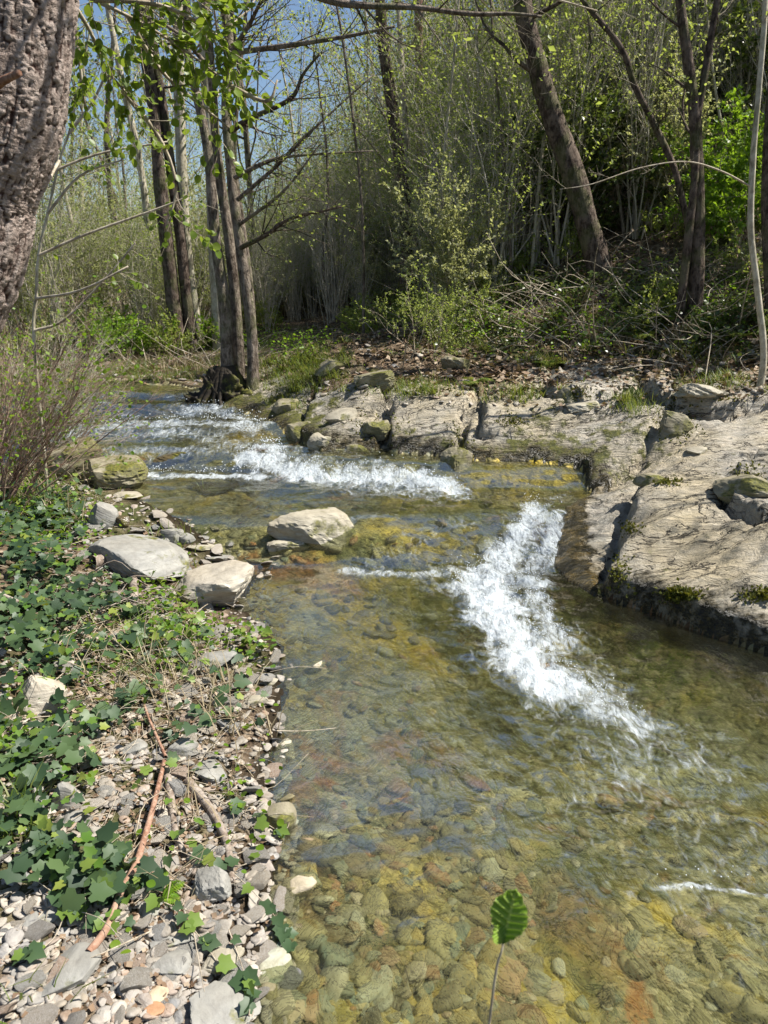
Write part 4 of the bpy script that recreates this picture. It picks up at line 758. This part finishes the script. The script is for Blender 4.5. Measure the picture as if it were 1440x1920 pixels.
def stones_mass(n, rects, rr_, cond, base=I2, flat=(.16, .4), zoff=.3, sd=0, wts=None):
    b = MB(); rs = np.random.RandomState(sd); cnt = 0; prot = [rockv(base, 800 + k + sd, (1, rs.uniform(.6, .95), rs.uniform(*flat)), rs.randint(4, 8), .05, rnd_=.0 if sd == 1 else .1) for k in range(14)]
    for q in range(8):
        N = n; ri = rs.choice(len(rects), N, p=wts); A = np.array(rects)[ri]; px = A[:, 0] + rs.uniform(size=N) * (A[:, 1] - A[:, 0]); py = A[:, 2] + rs.uniform(size=N) * (A[:, 3] - A[:, 2])
        X, ok = hits(px, py); d = gd(X[:, 0], X[:, 1]); ok &= cond(X, d); X = X[ok]
        for p in X:
            r = rs.uniform(*rr_) ** 1; r = rr_[0] + (r - rr_[0]) * rs.uniform(.2, 1); a = rs.uniform(0, 6.28); c, s = math.cos(a), math.sin(a); tx, ty = rs.normal(0, .25, 2)
            V = prot[rs.randint(14)] * r; V = np.stack([V[:, 0] * c - V[:, 1] * s, V[:, 0] * s + V[:, 1] * c, V[:, 2] + tx * V[:, 0] + ty * V[:, 1]], 1) + p + [0, 0, r * zoff * rs.uniform(.3, 1)]
            b.add(V, base[1]); cnt += 1
            if cnt >= n: return b
    return b
RECT = [(0, 560, 1180, 1500), (0, 560, 1500, 1930), (100, 520, 900, 1200)]
b = stones_mass(4300, RECT, (.007, .042), lambda X, d: (d > -.1) & (X[:, 0] < .3), flat=(.12, .3), sd=1, wts=[.3, .45, .25]); tag(b.build('gravel', M['gravel']), 'loose grey and tan gravel filling the gaps between the cobbles on the left bank', 'gravel', kind='stuff')
b = stones_mass(1000, [(470, 900, 1100, 1500), (440, 1000, 1500, 1930), (440, 1000, 900, 1060), (900, 1440, 1500, 1930)], (.012, .09), lambda X, d: (d < -.03) , flat=(.2, .5), zoff=.1, sd=2, wts=[.2, .5, .2, .1]); tag(b.build('submerged_stones', M['bedstone']), 'algae covered yellow, grey and rust stones lying under the clear water', 'stones', kind='stuff')
b = stones_mass(420, [(560, 1000, 640, 760), (1000, 1440, 640, 740), (150, 420, 690, 730)], (.02, .07), lambda X, d: d > .05, sd=3, wts=[.4, .4, .2]); tag(b.build('rubble', M['gravel']), 'broken stone chips scattered at the foot of the slope and on the shelf', 'rubble', kind='stuff')
# ---------------------------------------------------------------- ivy and ground plants
def blob_pts(blobs, rs):
    px = []; py = []; 
    for cx, cy, rx, ry, n in blobs: px.append(rs.normal(cx, rx * .5, n)); py.append(rs.normal(cy, ry * .5, n))
    px, py = np.concatenate(px), np.concatenate(py); X, ok = hits(px, py); ok &= (X[:, 1] > 1.0); return X[ok]
rs = np.random.RandomState(5)
IVB = [(60, 1060, 130, 120, 330), (70, 1190, 150, 90, 230), (210, 1130, 110, 60, 110), (290, 1220, 100, 60, 90), (150, 1260, 120, 50, 40), (60, 1430, 130, 100, 150), (170, 1400, 70, 90, 46), (40, 1560, 90, 90, 70), (140, 1640, 90, 50, 70), (190, 1680, 70, 40, 30), (60, 970, 110, 60, 260),
       (260, 1340, 100, 60, 60), (300, 1480, 70, 120, 30), (250, 1660, 60, 80, 24), (420, 1310, 80, 60, 30)]
X = blob_pts(IVB, rs); X = X[(fbm(X[:, 0] * 4, X[:, 1] * 4, 3, 99) < .12) | (X[:, 0] < -1.5)]; n = len(X); b = MB(); hgt = rs.uniform(.01, .10, n); P = X + np.stack([rs.normal(0, .02, n), rs.normal(0, .02, n), hgt], 1); D = rs.normal(size=(n, 3)); D[:, 2] = D[:, 2] * .25 - .25; D[:, 1] -= .4
N = np.stack([rs.normal(.15, .35, n), rs.normal(-.35, .35, n), np.ones(n)], 1); leaves(b, P, D, N, .026 + .056 * rs.uniform(0, 1, n) ** 1.6, 'ivy'); tag(b.build('ivy', M['ivy'], smooth=False), 'dark green ivy carpeting the left bank', 'ivy', kind='stuff')
X = blob_pts([(c[0], c[1], c[2] * 1.2, c[3] * 1.2, int(c[4] * .28)) for c in IVB] + [(330, 1180, 60, 90, 90), (480, 1225, 50, 25, 60)], rs); n = len(X); b = MB(); P = X + np.stack([rs.normal(0, .02, n), rs.normal(0, .02, n), rs.uniform(.02, .12, n)], 1); D = rs.normal(size=(n, 3)); D[:, 2] *= .4
leaves(b, P, D, np.stack([rs.normal(0, .4, n), rs.normal(-.3, .4, n), np.ones(n)], 1), rs.uniform(.02, .05, n), 'ivy'); tag(b.build('young_ivy', M['ivy_light'], smooth=False), 'bright young leaves mixed into the ivy carpet', 'ivy', kind='stuff')
# low herbs between
X = blob_pts([(60, 940, 120, 80, 700), (300, 1140, 70, 80, 350), (400, 1200, 90, 40, 220), (150, 1260, 160, 70, 130), (40, 1380, 90, 100, 120), (450, 1480, 60, 160, 60), (280, 1620, 120, 120, 30), (120, 1010, 100, 60, 250)], rs)
n = len(X); b = MB(); P = X + np.stack([rs.normal(0, .03, n), rs.normal(0, .03, n), rs.uniform(.0, .09, n)], 1); D = rs.normal(size=(n, 3)); D[:, 2] = np.abs(D[:, 2]) * .6; leaves(b, P, D, rs.normal(size=(n, 3)) * .5 + [0, -.2, 1], rs.uniform(.012, .034, n), 'oval'); tag(b.build('herbs', M['leaf_bright'], smooth=False), 'small bright green herbs growing through the ivy', 'herbs', kind='stuff')
def grass_mass(name, label, blobs, hmin, hmax, matn, sd, wid=1., tuft=9, cat='grass'):
    rs = np.random.RandomState(sd); X = blob_pts(blobs, rs); b = MB(); n = len(X) * tuft; P = np.repeat(X, tuft, 0) + np.stack([rs.normal(0, .03, n), rs.normal(0, .03, n), -np.ones(n) * .01], 1)
    a = rs.uniform(0, 6.28, n); t = rs.uniform(.1, .9, n); D = np.stack([np.cos(a) * t, np.sin(a) * t, np.ones(n)], 1); leaves(b, P, D, np.stack([-np.cos(a), -np.sin(a), t], 1) + rs.normal(0, .1, (n, 3)), rs.uniform(hmin, hmax, n), 'blade', wid); return tag(b.build(name, M[matn], smooth=False), label, cat, kind='stuff')
grass_mass('grass', 'short green grass on the far bank below the trees', [(300, 700, 160, 16, 260), (520, 690, 60, 30, 90), (430, 670, 90, 24, 120), (250, 680, 160, 30, 120)], .03, .11, 'grass', 31, 1., 14)
grass_mass('bank_grass', 'grass tufts fringing the mossy rocks of the right bank', [(600, 680, 60, 40, 130), (560, 720, 50, 50, 80), (780, 730, 60, 20, 50), (1020, 680, 30, 20, 36), (960, 740, 80, 14, 40), (1180, 760, 40, 20, 40), (1290, 660, 120, 40, 60), (880, 640, 120, 30, 60), (1350, 720, 80, 20, 40), (1140, 610, 160, 50, 60)], .05, .17, 'grass', 32, .6, 14)
grass_mass('near_grass', 'thin grass blades and shoots on the near left bank', [(100, 930, 120, 50, 60), (30, 1560, 40, 60, 14), (330, 1000, 60, 60, 16), (280, 1180, 160, 100, 40), (60, 1880, 50, 40, 3)], .08, .2, 'grass', 33, .5, 5)
grass_mass('dry_grass', 'dry straw and dead stems on the banks', [(90, 880, 100, 90, 120), (280, 1280, 160, 60, 60), (1150, 620, 220, 80, 260), (1000, 560, 160, 60, 160), (1330, 560, 120, 60, 160), (620, 600, 100, 50, 120), (350, 1560, 130, 120, 10), (420, 1330, 80, 100, 20), (330, 690, 180, 20, 120)], .08, .26, 'straw', 34, .35, 5, 'dry grass')
# moss cushions on the rocks of the right bank
X = blob_pts([(1275, 1118, 34, 12, 700), (1425, 1118, 40, 10, 380), (1250, 905, 30, 8, 260), (1270, 790, 46, 40, 700), (1075, 740, 34, 18, 420), (960, 790, 30, 12, 260), (740, 720, 60, 14, 420), (860, 830, 24, 30, 320), (640, 720, 80, 30, 500), (540, 740, 44, 30, 500), (1165, 1080, 20, 40, 260), (1180, 990, 20, 12, 160), (700, 800, 60, 30, 320), (1400, 890, 40, 16, 200), (1340, 750, 80, 12, 200), (820, 640, 60, 20, 160), (560, 700, 60, 40, 400)], rs)
n = len(X); b = MB(); D = rs.normal(size=(n, 3)); D[:, 2] = 1; leaves(b, X + rs.normal(0, .012, (n, 3)) - [0, 0, .004], D, rs.normal(size=(n, 3)), rs.uniform(.012, .034, n), 'kite'); tag(b.build('moss', M['moss'], smooth=False), 'olive moss cushions on the layered rock of the right bank', 'moss', kind='stuff')
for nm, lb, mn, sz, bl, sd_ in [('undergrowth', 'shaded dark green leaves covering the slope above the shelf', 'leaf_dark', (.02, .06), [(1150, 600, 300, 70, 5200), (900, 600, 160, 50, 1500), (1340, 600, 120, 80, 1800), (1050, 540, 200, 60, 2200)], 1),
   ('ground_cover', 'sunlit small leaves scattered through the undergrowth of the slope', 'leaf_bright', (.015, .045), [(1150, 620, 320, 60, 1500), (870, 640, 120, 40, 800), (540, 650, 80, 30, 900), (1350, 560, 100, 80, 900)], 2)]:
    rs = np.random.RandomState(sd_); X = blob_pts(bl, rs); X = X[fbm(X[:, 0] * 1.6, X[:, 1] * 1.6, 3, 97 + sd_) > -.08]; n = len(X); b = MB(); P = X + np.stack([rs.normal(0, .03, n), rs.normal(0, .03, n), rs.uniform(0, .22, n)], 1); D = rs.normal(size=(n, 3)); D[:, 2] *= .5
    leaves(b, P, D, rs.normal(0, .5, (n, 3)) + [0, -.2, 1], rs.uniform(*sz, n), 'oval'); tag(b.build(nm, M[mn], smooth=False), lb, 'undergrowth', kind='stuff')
# leaf litter and fallen sticks
X = blob_pts([(1180, 640, 280, 90, 3600), (900, 700, 200, 40, 1300), (1350, 700, 150, 50, 1100), (620, 570, 110, 60, 1300), (330, 690, 220, 24, 700), (1000, 500, 300, 80, 1500), (700, 640, 120, 50, 600), (200, 1250, 220, 160, 1700), (300, 1550, 220, 280, 900), (200, 1830, 200, 100, 160), (80, 950, 120, 100, 300), (1100, 760, 120, 12, 60), (740, 510, 80, 40, 500)], rs)
n = len(X); b = MB(); D = rs.normal(size=(n, 3)); D[:, 2] *= .3; leaves(b, X + [0, 0, .012], D, rs.normal(0, .5, (n, 3)) + [0, 0, 1], rs.uniform(.02, .06, n) * np.clip(X[:, 1] / 6, .5, 1.5), 'kite', 1.3); tag(b.build('leaf_litter', M['litter'], smooth=False), 'brown fallen leaves lying over the banks', 'leaf litter', kind='stuff')
def sticks(name, label, blobs, L, r, sd, matn='twig', up=.15, cat='twigs'):
    rs = np.random.RandomState(sd); X = blob_pts(blobs, rs); b = MB()
    for p in X:
        a = rs.uniform(0, 6.28); d = np.array([math.cos(a), math.sin(a), rs.normal(up, .3 if up > .1 else .06)]); l = rs.uniform(*L); k = rs.normal(0, .12, 3) * l
        Q = np.array([p + [0, 0, .01], p + d * l * .5 + k, p + d * l]); Q[:, 2] = np.maximum(Q[:, 2], gz(Q[:, 0], Q[:, 1]) + .008); tube(b, smooth_path(Q, 3), np.linspace(1, .4, 7) * rs.uniform(*r), 4)
    return tag(b.build(name, M[matn]), label, cat, kind='stuff')
sticks('brush', 'tangled dead twigs and stems over the shaded slope', [(1180, 560, 300, 110, 150), (950, 620, 200, 60, 80), (1330, 620, 140, 90, 120), (640, 580, 120, 50, 110), (330, 670, 200, 30, 90)], (.3, 1.1), (.003, .009), 41, 'twig', .35)
sticks('fine_twigs', 'fine dry twigs lying over stones and ivy on the near bank', [(250, 1300, 200, 120, 120), (380, 1480, 130, 160, 60), (230, 1180, 180, 100, 260), (100, 1380, 160, 140, 120), (220, 1640, 200, 160, 44), (100, 980, 140, 120, 100)], (.08, .35), (.0012, .003), 42, 'twig', .06)
sticks('tree_rootlets', 'bare tangled rootlets under the cut bank in the ivy', [(215, 1120, 70, 40, 60)], (.12, .35), (.003, .007), 43, 'root', .02)
def ground_path(pts, lift): X, ok = hits([p[0] for p in pts], [p[1] for p in pts]); X[:, 2] += lift; return X
def rod(name, label, pts, r0, r1, matn, cat, lift=.02, parts=None, n=8):
    P = ground_path(pts, lift); P[:, 2] = np.maximum(P[:, 2], np.convolve(np.pad(P[:, 2], 1, 'edge'), [.3, .4, .3], 'valid')); P = smooth_path(P, 6); b = MB(); tube(b, P, np.linspace(r0, r1, len(P)), n, wob=.14, sd=int(pts[0][0])); o = b.build(name, M[matn]); tag(o, label, cat); return o
rod('fallen_stick', 'smooth reddish brown fallen stick lying down the cobbles', [(168, 1805), (205, 1755), (228, 1690), (255, 1640), (272, 1590), (292, 1520), (310, 1440)], .013, .009, 'stick', 'stick', .035)
rod('fallen_twig', 'thinner brown twig continuing up the bank above the fallen stick', [(312, 1432), (296, 1395), (280, 1360), (268, 1320)], .008, .005, 'stick', 'stick', .03)
rod('tree_root', 'thick bent brown root running to the water, right hand one', [(352, 1470), (385, 1510), (415, 1560), (430, 1605), (436, 1660)], .020, .011, 'root', 'root', .012)
rod('tree_root', 'thick brown root left of the bent one', [(312, 1450), (322, 1510), (330, 1570), (345, 1600)], .019, .010, 'root', 'root', .01)
rod('tree_root', 'stout root arching over the cut bank below the broad slab', [(175, 1062), (215, 1058), (243, 1075), (252, 1110), (248, 1150)], .042, .024, 'root', 'root', .03)
rod('tree_root', 'grey root poking from the ivy at the left edge', [(-20, 1125), (10, 1140), (38, 1155)], .016, .01, 'root', 'root', .07)
rod('dry_reed', 'bent dry stem reaching from the bank over the water', [(520, 1404), (580, 1403), (670, 1399)], .0025, .001, 'twig', 'stem', .09)
rod('grass_stalk', 'curved dry grass stem arching beside the white rock', [(350, 1180), (385, 1150), (410, 1142), (440, 1150)], .003, .0015, 'twig', 'stem', .04)
# ivy runners trailing to the water, each with its own leaves
for k, (pts, lb) in enumerate([([(440, 1655), (478, 1690), (520, 1740), (548, 1790)], 'ivy runner trailing to the water with pale leaves at its tip'), ([(385, 1500), (440, 1530), (500, 1560), (530, 1580)], 'ivy runner crossing the roots towards the water'), ([(60, 1660), (130, 1710), (180, 1740), (230, 1770)], 'long ivy runner over the cobbles at the lower left'),
   ([(300, 1560), (360, 1600), (430, 1640), (480, 1630)], 'ivy runner beside the bent root'), ([(280, 1700), (330, 1720), (380, 1780), (420, 1840)], 'ivy runner over the heart-shaped stone'), ([(430, 1760), (455, 1830), (470, 1890), (468, 1925)], 'ivy runner at the bottom edge along the water'), ([(20, 1820), (90, 1790), (120, 1740), (140, 1640)], 'ivy runner beside the dark grey disc of rock')]):
    P = smooth_path(ground_path(pts, .035), 6); e = empty('ivy_vine', tuple(P[0])); tag(e, lb, 'ivy'); b = MB(); tube(b, P - P[0], .0018, 5); b.build('stem', M['twig'], e); rs = np.random.RandomState(900 + k)
    for j in range(9):
        i = rs.randint(2, len(P)); p = P[i] - P[0] + [0, 0, .012]; lb_ = MB(); leaves(lb_, [p], np.array([[rs.normal(), rs.normal() - .4, -.1]]), np.array([[rs.normal(0, .3), -.35, 1.]]), [rs.uniform(.03, .058)], 'ivy'); lb_.build('leaf', M['ivy' if rs.rand() < .6 else 'ivy_light'], e, smooth=False)
# ferns
def fern(label, cx, cy, L, nf, sd, lean=(0, 0)):
    p0 = hit(cx, cy); e = empty('fern', tuple(p0)); tag(e, label, 'fern'); rs = np.random.RandomState(sd)
    for k in range(nf):
        a = rs.uniform(0, 6.28) if nf > 2 else -.3 + k; d = np.array([math.cos(a) + lean[0], math.sin(a) + lean[1], 1.1]); d /= np.linalg.norm(d); l = L * rs.uniform(.7, 1.1); t = np.linspace(0, 1, 14)[:, None]; P = d * l * t + np.array([0, 0, -.55 * l]) * t ** 2; b = MB(); tube(b, P, np.linspace(.003, .001, 14), 3)
        s = np.cross(d, [0, 0, 1.]); s /= np.linalg.norm(s); pp = np.repeat(P[2:], 2, 0); sg = np.tile([1, -1], 12)[:, None]; T = np.gradient(P, axis=0)[2:]; T = np.repeat(T / np.linalg.norm(T, axis=1)[:, None], 2, 0)
        leaves(b, pp, s * sg + T * .35 + [0, 0, -.1], np.tile([0, 0, 1.], (24, 1)) + d * .2, np.repeat(np.sin(np.linspace(.5, 3.0, 12)) * l * .24, 2), 'kite', .55); b.build('frond', M['leaf_bright' if sd < 3 else 'grass'], e, smooth=False)
fern('small bright fern frond over the stones near the water', 300, 1690, .13, 2, 1); fern('light green fern on the rocks beside the green bush', 880, 725, .38, 6, 4); fern('fern growing in the shade left of the forked trunk', 1200, 640, .42, 7, 5); fern('fern in the shade under the leaning trunk', 1080, 640, .4, 6, 6); fern('fern by the pale smooth stem', 1380, 640, .4, 6, 7); fern('broad fern on the litter near the forked trunk', 1260, 610, .4, 7, 8)
fern('bright tuft of long arching fronds above the shelf', 1030, 690, .4, 8, 9)
# green bush hanging over the rocks in the middle of the right bank
def bush_at(cx, cy, name, label, cat, h, spread, nst, ls, ld, wm, lm, sd, depth=2, kids=8, up=.1, r=.008, lean=None, kind='kite', bend=.35, spr=(.4, 1.)):
    e = shrub_proto(name, sd, h, spread, nst, ls, ld, kind, wm, lm, depth, kids, up, r, lean=lean, bend=bend, spr=spr); p = hit(cx, cy); e.location = tuple(p); tag(e, label, cat); return e
bush_at(800, 668, 'leafy_bush', 'pale green leafy bush leaning over the rocks in the middle of the bank', 'bush', 1.15, 1.5, 13, .028, 60, 'twig', 'leaf_small', 51, up=-.05)
bush_at(840, 600, 'leafy_bush', 'dense small-leaved bush rising behind the pale green one', 'bush', 1.9, .8, 13, .045, 55, 'twig', 'leaf_olive', 52)
bush_at(640, 520, 'leafy_bush', 'yellow green bush hanging over the sunlit litter', 'bush', 1.5, 1.2, 9, .05, 60, 'twig', 'leaf_small', 53)
bush_at(240, 672, 'leafy_bush', 'bright low bush at the foot of the dark pair of trunks', 'bush', .95, 1.6, 14, .05, 60, 'twig', 'leaf_bright', 54)
bush_at(400, 650, 'leafy_bush', 'small bright bush just behind the mossy stump', 'bush', .6, 1.6, 10, .05, 60, 'twig', 'leaf_bright', 55)
bush_at(140, 665, 'leafy_bush', 'olive green bush at the far left bank', 'bush', 1.1, 1.3, 12, .05, 55, 'twig', 'leaf_olive', 56)
bush_at(720, 470, 'leafy_bush', 'dense bush above the sunlit litter rise', 'bush', 2.0, .8, 12, .05, 60, 'twig', 'leaf_olive', 57)
bush_at(880, 480, 'leafy_bush', 'deep green dense bush left of the leaning dark trunk', 'bush', 2.0, .9, 13, .05, 60, 'twig', 'leaf_small', 58)
bush_at(1400, 480, 'leafy_bush', 'bright green sunlit bush behind the pale smooth stem', 'bush', 1.8, .9, 13, .06, 60, 'twig', 'leaf_bright', 59)
# bare reddish shrub at the left edge
for k, (cx, cy, h, ln, lb) in enumerate([(-10, 940, 1.25, (.55, .05), 'bare reddish twiggy shrub fanning right over the bank, nearest the viewer'), (10, 880, 1.35, (.5, .1), 'bare twiggy shrub with a few young leaves behind the nearest one'), (-60, 900, 1.6, (.45, .1), 'taller bare shrub at the very left edge'), (60, 850, 1.0, (.5, -.1), 'low spreading bare shrub above the mossy boulders')]):
    bush_at(cx, cy, 'bare_shrub', lb, 'shrub', h * 1.15, .75, 26, .03, 2.5, 'twig_red' if k % 2 == 0 else 'twig_pale', 'leaf_bright', 60 + k, 2, 8, .05, .009, lean=np.array([ln[0], ln[1], 0]), kind='oval', bend=.22, spr=(.25, .6))
# hazel: pale stem at left, leafy sprays hanging in the upper left
def sprays(e, lines, sd, ls=.045, ld=26, matn='leaf_hazel', name='leafy_branch', w=(6, 2)):
    rs = np.random.RandomState(sd); O = np.array(e.location)
    for k, (pts, dn) in enumerate(lines):
        P = smooth_path([PY(*p) for p in pts], 5) - O; n = len(P); b = MB(); Y = pts[0][2]; rad = np.linspace(w[0], w[1], n) * Y / F / 2; tube(b, P, rad, 5); lv = []
        for j in range(dn):
            i = rs.randint(1, n); i = min(i, n - 2); d = P[i + 1] - P[i]; d /= np.linalg.norm(d); s = rs.normal(size=3); s[1] *= .5; s[2] -= .3; L = rs.uniform(.1, .34); seg = 5; q = [P[i]]; dd = d * .6 + s * .6
            for t in range(seg): dd = dd / np.linalg.norm(dd) + rs.normal(0, .18, 3); q.append(q[-1] + dd / np.linalg.norm(dd) * L / seg)
            q = np.array(q); tube(b, q, np.linspace(.0022, .001, seg + 1), 3, cap=False); m = max(2, rs.poisson(ld * L)); f = rs.uniform(.2, 1, m) * seg; ii_ = np.minimum(f.astype(int), seg - 1); p = q[ii_] + (q[ii_ + 1] - q[ii_]) * (f - ii_)[:, None]
            D = rs.normal(size=(m, 3)) * .8 + dd; D[:, 2] -= .3; lv.append((p, D, rs.normal(size=(m, 3)) * .45 + [0, -.35, 1], ls * rs.uniform(.55, 1.2, m)))
        bb = b.build(name, M['twig'], e); f_ = MB(); put_leaves(f_, lv, 'oval', 1.0); f_.build('leaves', M[matn], bb, smooth=False)
Yh = 6.2; p0 = hit(66, 700); p0 = PY(62, 720, Yh); p0[2] = float(gz(p0[0], Yh)); e = empty('hazel_sapling', tuple(p0)); tag(e, 'slim pale hazel stem rising beside the massive trunk with leafy sprays', 'tree')
P = [p0 - [0, 0, .1]] + [PY(a, b_, Yh) for a, b_ in [(64, 640), (68, 560), (72, 480), (92, 390), (112, 300), (132, 240), (150, 150), (168, 60), (178, -60)]]; b = MB(); tube(b, smooth_path(P, 4) - np.array(e.location), np.linspace(.014, .006, 37), 8, wob=.08); b.build('trunk', M['bark_pale'], e)
sprays(e, [([(90, 400, Yh), (150, 330, Yh), (230, 300, Yh)], 7), ([(70, 480, Yh), (160, 440, Yh), (300, 390, Yh), (350, 370, Yh)], 10), ([(112, 300, Yh), (60, 380, 5.2), (0, 340, 5.1)], 3), ([(130, 250, Yh), (180, 180, Yh), (220, 80, Yh)], 8), ([(68, 560, Yh), (150, 545, 5.3), (240, 500, 5.2)], 7), ([(64, 620, Yh), (120, 600, Yh), (200, 520, Yh), (254, 455, Yh)], 5), ([(60, 340, Yh), (180, 290, Yh), (320, 265, Yh)], 5)], 71, .042, 14, w=(6, 3))
e = empty('hazel_tree', (-3.2, 3.4, float(gz(-3.2, 3.4)))); tag(e, 'hazel whose bright leafy boughs hang across the upper left of the view', 'tree'); O = np.array(e.location); b = MB(); P = [O - [0, 0, .1], O + [.1, 0, 1.2], O + [.4, .1, 2.4], PY(-20, -60, 3.7)]; tube(b, smooth_path(P, 5) - O, np.linspace(.05, .03, 16), 8, wob=.1); b.build('trunk', M['bark_grey'], e)
sprays(e, [([(-20, -60, 3.7), (120, -20, 3.7), (240, 30, 3.7), (340, 90, 3.7), (440, 165, 3.7)], 46), ([(120, -20, 3.7), (170, 60, 3.8), (200, 130, 3.9), (260, 200, 4)], 26), ([(180, 0, 3.6), (300, 10, 3.6), (400, 60, 3.6), (430, 110, 3.6)], 40), ([(140, 40, 4.1), (150, 120, 4.1), (160, 200, 4.1)], 18), ([(240, 30, 3.7), (300, 130, 3.8), (380, 200, 3.8), (430, 240, 3.8)], 20), ([(100, -40, 3.5), (260, -30, 3.5), (400, 0, 3.5)], 26), ([(230, 170, 4.0), (300, 260, 4.0), (330, 350, 4.0), (310, 430, 4.)], 10), ([(430, 160, 3.7), (500, 190, 3.6), (520, 150, 3.6)], 3)], 72, .04, 34, w=(9, 3))
# bough crossing the top edge
e = empty('overhanging_branch', (-1.6, 4.2, 4.3)); tag(e, 'bare grey bough crossing the top edge of the view', 'branch')
limb(e, [(420, -80, 4.2), (600, -5, 4.2), (680, 10, 4.2), (780, 14, 4.2), (880, 26, 4.2), (960, 26, 4.2), (1015, 31, 4.2)], 14, 4, 'bark_grey', 12, .4, 350, ld=2)
limb(e, [(640, -60, 4.2), (820, -10, 4.3), (1000, -8, 4.4), (1120, 20, 4.5)], 8, 2, 'twig', 10, .5, 351, ld=2)
# shoot with one young leaf standing up close to the viewer
p = PY(944, 1768, .78); e = empty('leafy_shoot', (p[0] - .015, p[1], float(gz(p[0], p[1])))); tag(e, 'single young green leaf on a thin upright shoot close to the viewer', 'shoot'); O = np.array(e.location)
b = MB(); tube(b, smooth_path([[0, 0, -.02], [-.02, .0, .5], p + [-.012, 0, -.12] - O, p - O], 5), np.linspace(.003, .0013, 16), 6); b.build('stem', M['twig'], e)
LM_, t_ = mat('ribbed young leaf'); c_ = t_.mix(t_.attr('rib'), (.20, .34, .03, 1), (.44, .56, .12, 1)); t_.out(t_.n('ShaderNodeMixShader', {0: .4, 1: t_.pr(c_, .4, t_.bump(t_.attr('rib'), .6, .003)), 2: t_.n('ShaderNodeBsdfTranslucent', {'Color': c_}).outputs[0]}).outputs[0])
RIB = np.array([max(0, 1 - abs(u) * 9, .9 * max(0, math.sin(t * 46 - abs(u) * 7)) ** 3) for t in np.linspace(0, 1, 41) for u in np.linspace(-1, 1, 17)])
def big_leaf(p, d, nrm, s, wid):
    nu, nv = 41, 17; V = []; 
    for i in range(nu):
        t = i / (nu - 1); hw = .36 * wid * (math.sin(math.pi * t ** 1.25) ** .7 if 0 < t < 1 else 0) * (1 + .05 * math.sin(i * 1.9))
        for j in range(nv): u = (j / (nv - 1) - .5) * 2; V.append([u * hw, t, .22 * abs(u) * hw * 1.2 - .10 * t * t + .03 * math.sin(t * 46 - abs(u) * 7)])
    V = np.array(V) * s; D = np.array(d, float); D /= np.linalg.norm(D); X_ = np.cross(D, nrm); X_ /= np.linalg.norm(X_); Z_ = np.cross(X_, D); W = np.array(p) + V[:, 0:1] * X_ + V[:, 1:2] * D + V[:, 2:3] * Z_
    i = np.arange(nu - 1)[:, None] * nv; j = np.arange(nv - 1)[None]; return W, np.stack([i + j, i + j + 1, i + nv + j + 1, i + nv + j], -1).reshape(-1, 4)
for d, nr, s, wd2 in [((.16, .1, 1), (-.45, -1, .1), 0.074, .9), ((-.35, -.1, .9), (.6, -1, .1), .03, 1.1)]:
    b = MB(); b.add(*big_leaf(p - O, d, nr, s, wd2)); b.build('leaf', LM_, e, attrs={'rib': RIB})
